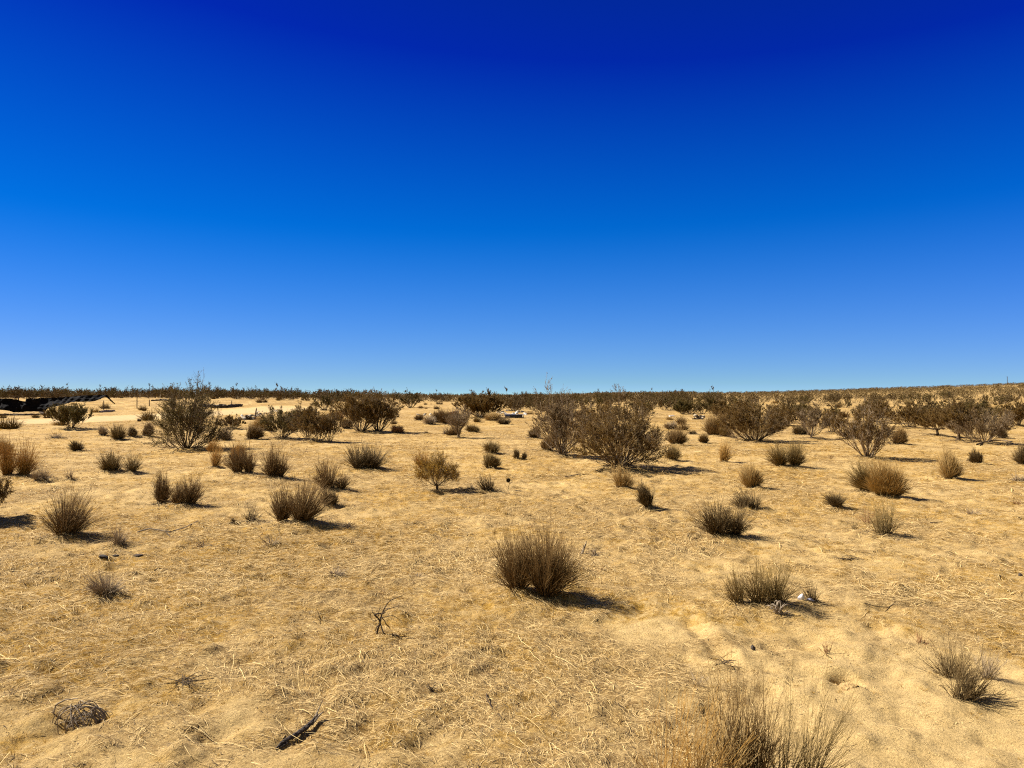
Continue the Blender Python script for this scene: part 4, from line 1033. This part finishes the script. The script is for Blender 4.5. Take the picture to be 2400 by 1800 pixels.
def far_log(pts, r, mat, label, name='fallen_log', cat='log', bumps=.2):
    W = [at(*p) for p in pts]; o = W[0]; t = thing(name, label, cat, o[0], o[1])
    P = [(w[0] - o[0], w[1] - o[1], gz(w[0], w[1]) - t.location.z + r * .6) for w in W]
    V, Q, v = poly_tube(P, [r * .7] + [r] * (len(P) - 2) + [r * .5], 7, RG, bumps, len(P) * 10)
    add('log_wood', mesh_np('log_wood', V, Q, mat, v), parent=t)
far_log([(-30, 976), (20, 974), (60, 974), (100, 972)], .10, m_darktwig, 'long dark log along the far edge of the dirt road at the left edge')
far_log([(92, 967), (100, 969), (116, 975)], .09, m_darktwig, 'short dark log sloping towards the road in front of the black tarp')
far_log([(234, 967), (250, 966), (268, 964)], .13, m_greywood, 'pale log lying beyond the road right of the low green creosote')
far_log([(322, 988), (331, 988)], .10, m_darktwig, 'short dark plank lying alone in the middle of the dirt road')
far_log([(470, 953), (500, 956), (530, 956), (568, 952)], .22, m_char, 'long low dark heap of burnt branches beyond the road, right of the tallest creosote')
far_log([(355, 940), (380, 939), (405, 940)], .13, m_char, 'dark rail seen through the left side of the tallest creosote')
far_log([(775, 940), (800, 939), (830, 940)], .30, m_char, 'dark flat beam on the ground left of the wide flat-topped creosote, far out')
def box(px, py, wpx, hpx, mat, label, tilt=0.0, name='metal_box', cat='metal box', th=.5):
    b0 = at(px, py); k = b0[1] / F; w = wpx * k; h = hpx * k; t = thing(name, label, cat, b0[0], b0[1])
    def slab(x0, x1, y0, y1, z0, z1):
        V = np.array([(x, y, z) for x in (x0, x1) for y in (y0, y1) for z in (z0, z1)], float); V[:, 2] += V[:, 0] * tilt
        return V, np.array([(0, 1, 3, 2), (4, 6, 7, 5), (0, 4, 5, 1), (2, 3, 7, 6), (0, 2, 6, 4), (1, 5, 7, 3)]), None
    V, Q, _ = slab(-w / 2, w / 2, -th / 2, th / 2, -.05, h * .8); add('box_body', mesh_np('box_body', V, Q, mat), parent=t)
    V, Q, _ = slab(-w / 2 - .03, w / 2 + .03, -th / 2 - .03, th / 2 + .03, h * .8 + .003, h); add('box_lid', mesh_np('box_lid', V, Q, mat), parent=t)
box(1030, 972, 14, 5, m_rust, 'small rust-brown metal box lying behind the row of dark tufts near the centre')
box(1062, 972, 26, 8, m_rust, 'slanted rusty sheet-metal box behind the bare pale stems', .18)
box(1204, 979, 40, 7, mat_noise('black_painted_metal', (.012, .012, .016), (.05, .05, .06), 9, .4), 'black flattened metal box in the pale rubbish right of the central dense creosote', .04, th=.8)
box(1195, 974, 26, 4, mat_noise('grey_painted_metal', (.25, .27, .32), (.45, .47, .52), 9, .4), 'flat blue-grey sheet lying on top of the pale rubbish behind the black box', .0, 'metal_sheet', 'metal sheet', th=1.0)
box(1574, 976, 10, 2.5, m_white, 'flat white board lying in the sandy gap right of the largest creosote', 0, 'white_board', 'board', th=.5)
# rubble, stone by stone
proto = []
for i in range(5):
    g = np.random.default_rng(40 + i); pl = unit(g, 12); u = unit(g, 120)
    n = 9; q = np.linspace(0, 2 * math.pi, 11, endpoint=False); uu = np.linspace(0, math.pi, n)
    A, B = np.meshgrid(uu, q, indexing='ij'); V = np.stack([np.sin(A) * np.cos(B), np.sin(A) * np.sin(B), np.cos(A)], -1).reshape(-1, 3)
    V = V / np.maximum(np.max(V @ pl.T / (.6 + .3 * g.random(12))[None], axis=1), .7)[:, None] * np.array([.5, .4, .35])
    idx = np.arange(n * 11).reshape(n, 11); nx = np.roll(idx, -1, axis=1)
    proto.append(mesh_np('rubble_stone', V, np.stack([idx[:-1], idx[1:], nx[1:], nx[:-1]], -1).reshape(-1, 4), (m_rock, m_rock, m_chalk, m_rock, m_char)[i]))
g = np.random.default_rng(50)
for (x0, x1, y0, y1, n, smin, smax, lab) in (
        (600, 655, 964, 975, 34, .12, .38, 'beyond the road left of the touching pair'), (560, 608, 974, 985, 18, .15, .4, 'in the dark debris right of the tallest left creosote'),
        (1160, 1235, 958, 980, 40, .15, .5, 'in the rubbish heap left of the vase-shaped creosote'), (1625, 1650, 976, 983, 16, .15, .4, 'at the right side of the sandy gap'),
        (700, 745, 958, 975, 16, .2, .5, 'behind the touching pair'), (980, 1015, 970, 980, 9, .15, .35, 'near the rusty box by the row of dark tufts')):
    for i in range(n):
        p = at(x0 + (x1 - x0) * g.random(), y0 + (y1 - y0) * g.random()); j = int(g.integers(5))
        tag(add('rubble_stone', proto[j], (p[0], p[1], gz(p[0], p[1]) + .02), rz=g.random() * 6.28, s=float(g.uniform(smin, smax))),
            f'{("pale", "pale", "white", "pale", "black")[j]} broken stone {lab}', 'stone', f'{("pale", "pale", "white", "pale", "black")[j]} broken stones {lab}')
tangle('brush_pile', 585, 984, 40, 12, 40, m_char, 'black brush pile beside the leaning post, right of the tallest left creosote', 'brush pile', .05, seed=12)
tangle('brush_pile', 1636, 983, 26, 12, 26, m_darktwig, 'dark brush pile on pale rubble at the right side of the sandy gap', 'brush pile', .04, seed=13)

# utility pole on the skyline of the right-hand rise
b0 = np.array([(2361 - 1200) / F * 400, 400.0]); h = 3.3
t = thing('utility_pole', 'thin lone pole standing on the crest of the rise at the far right', 'pole', b0[0], b0[1])
V, Q, v = poly_tube([(0, 0, -.5), (0, 0, h * .5), (0, 0, h + 1.2)], [.17, .15, .12], 8, RG, .02, 8); add('pole_shaft', mesh_np('pole_shaft', V, Q, m_pole, v), parent=t)
V, Q, v = poly_tube([(-.35, 0, h + 1.0), (.35, 0, h + 1.0)], [.07, .07], 6, RG, .02, 4); add('cross_arm', mesh_np('cross_arm', V, Q, m_pole, v), parent=t)

# burrow mouth with its crust of packed sand
m_crust = mat_noise('packed_sand_crust', (.34, .22, .09), (.55, .37, .16), 60, .95, .02, .1)
crumple('soil_crust', 1990, 1616, .12, .042, m_crust, 'broken crust of packed sand at the mouth of the burrow hole in the right foreground', 'soil crust', 61, .9, dz=-.012)
tangle('stick_tangle', 1976, 1590, 26, 22, 14, m_darktwig, 'dark twigs added to darken the burrow hole in the right foreground', 'dead twigs', .002, seed=14)  # twig bunch added so that the hole reads dark
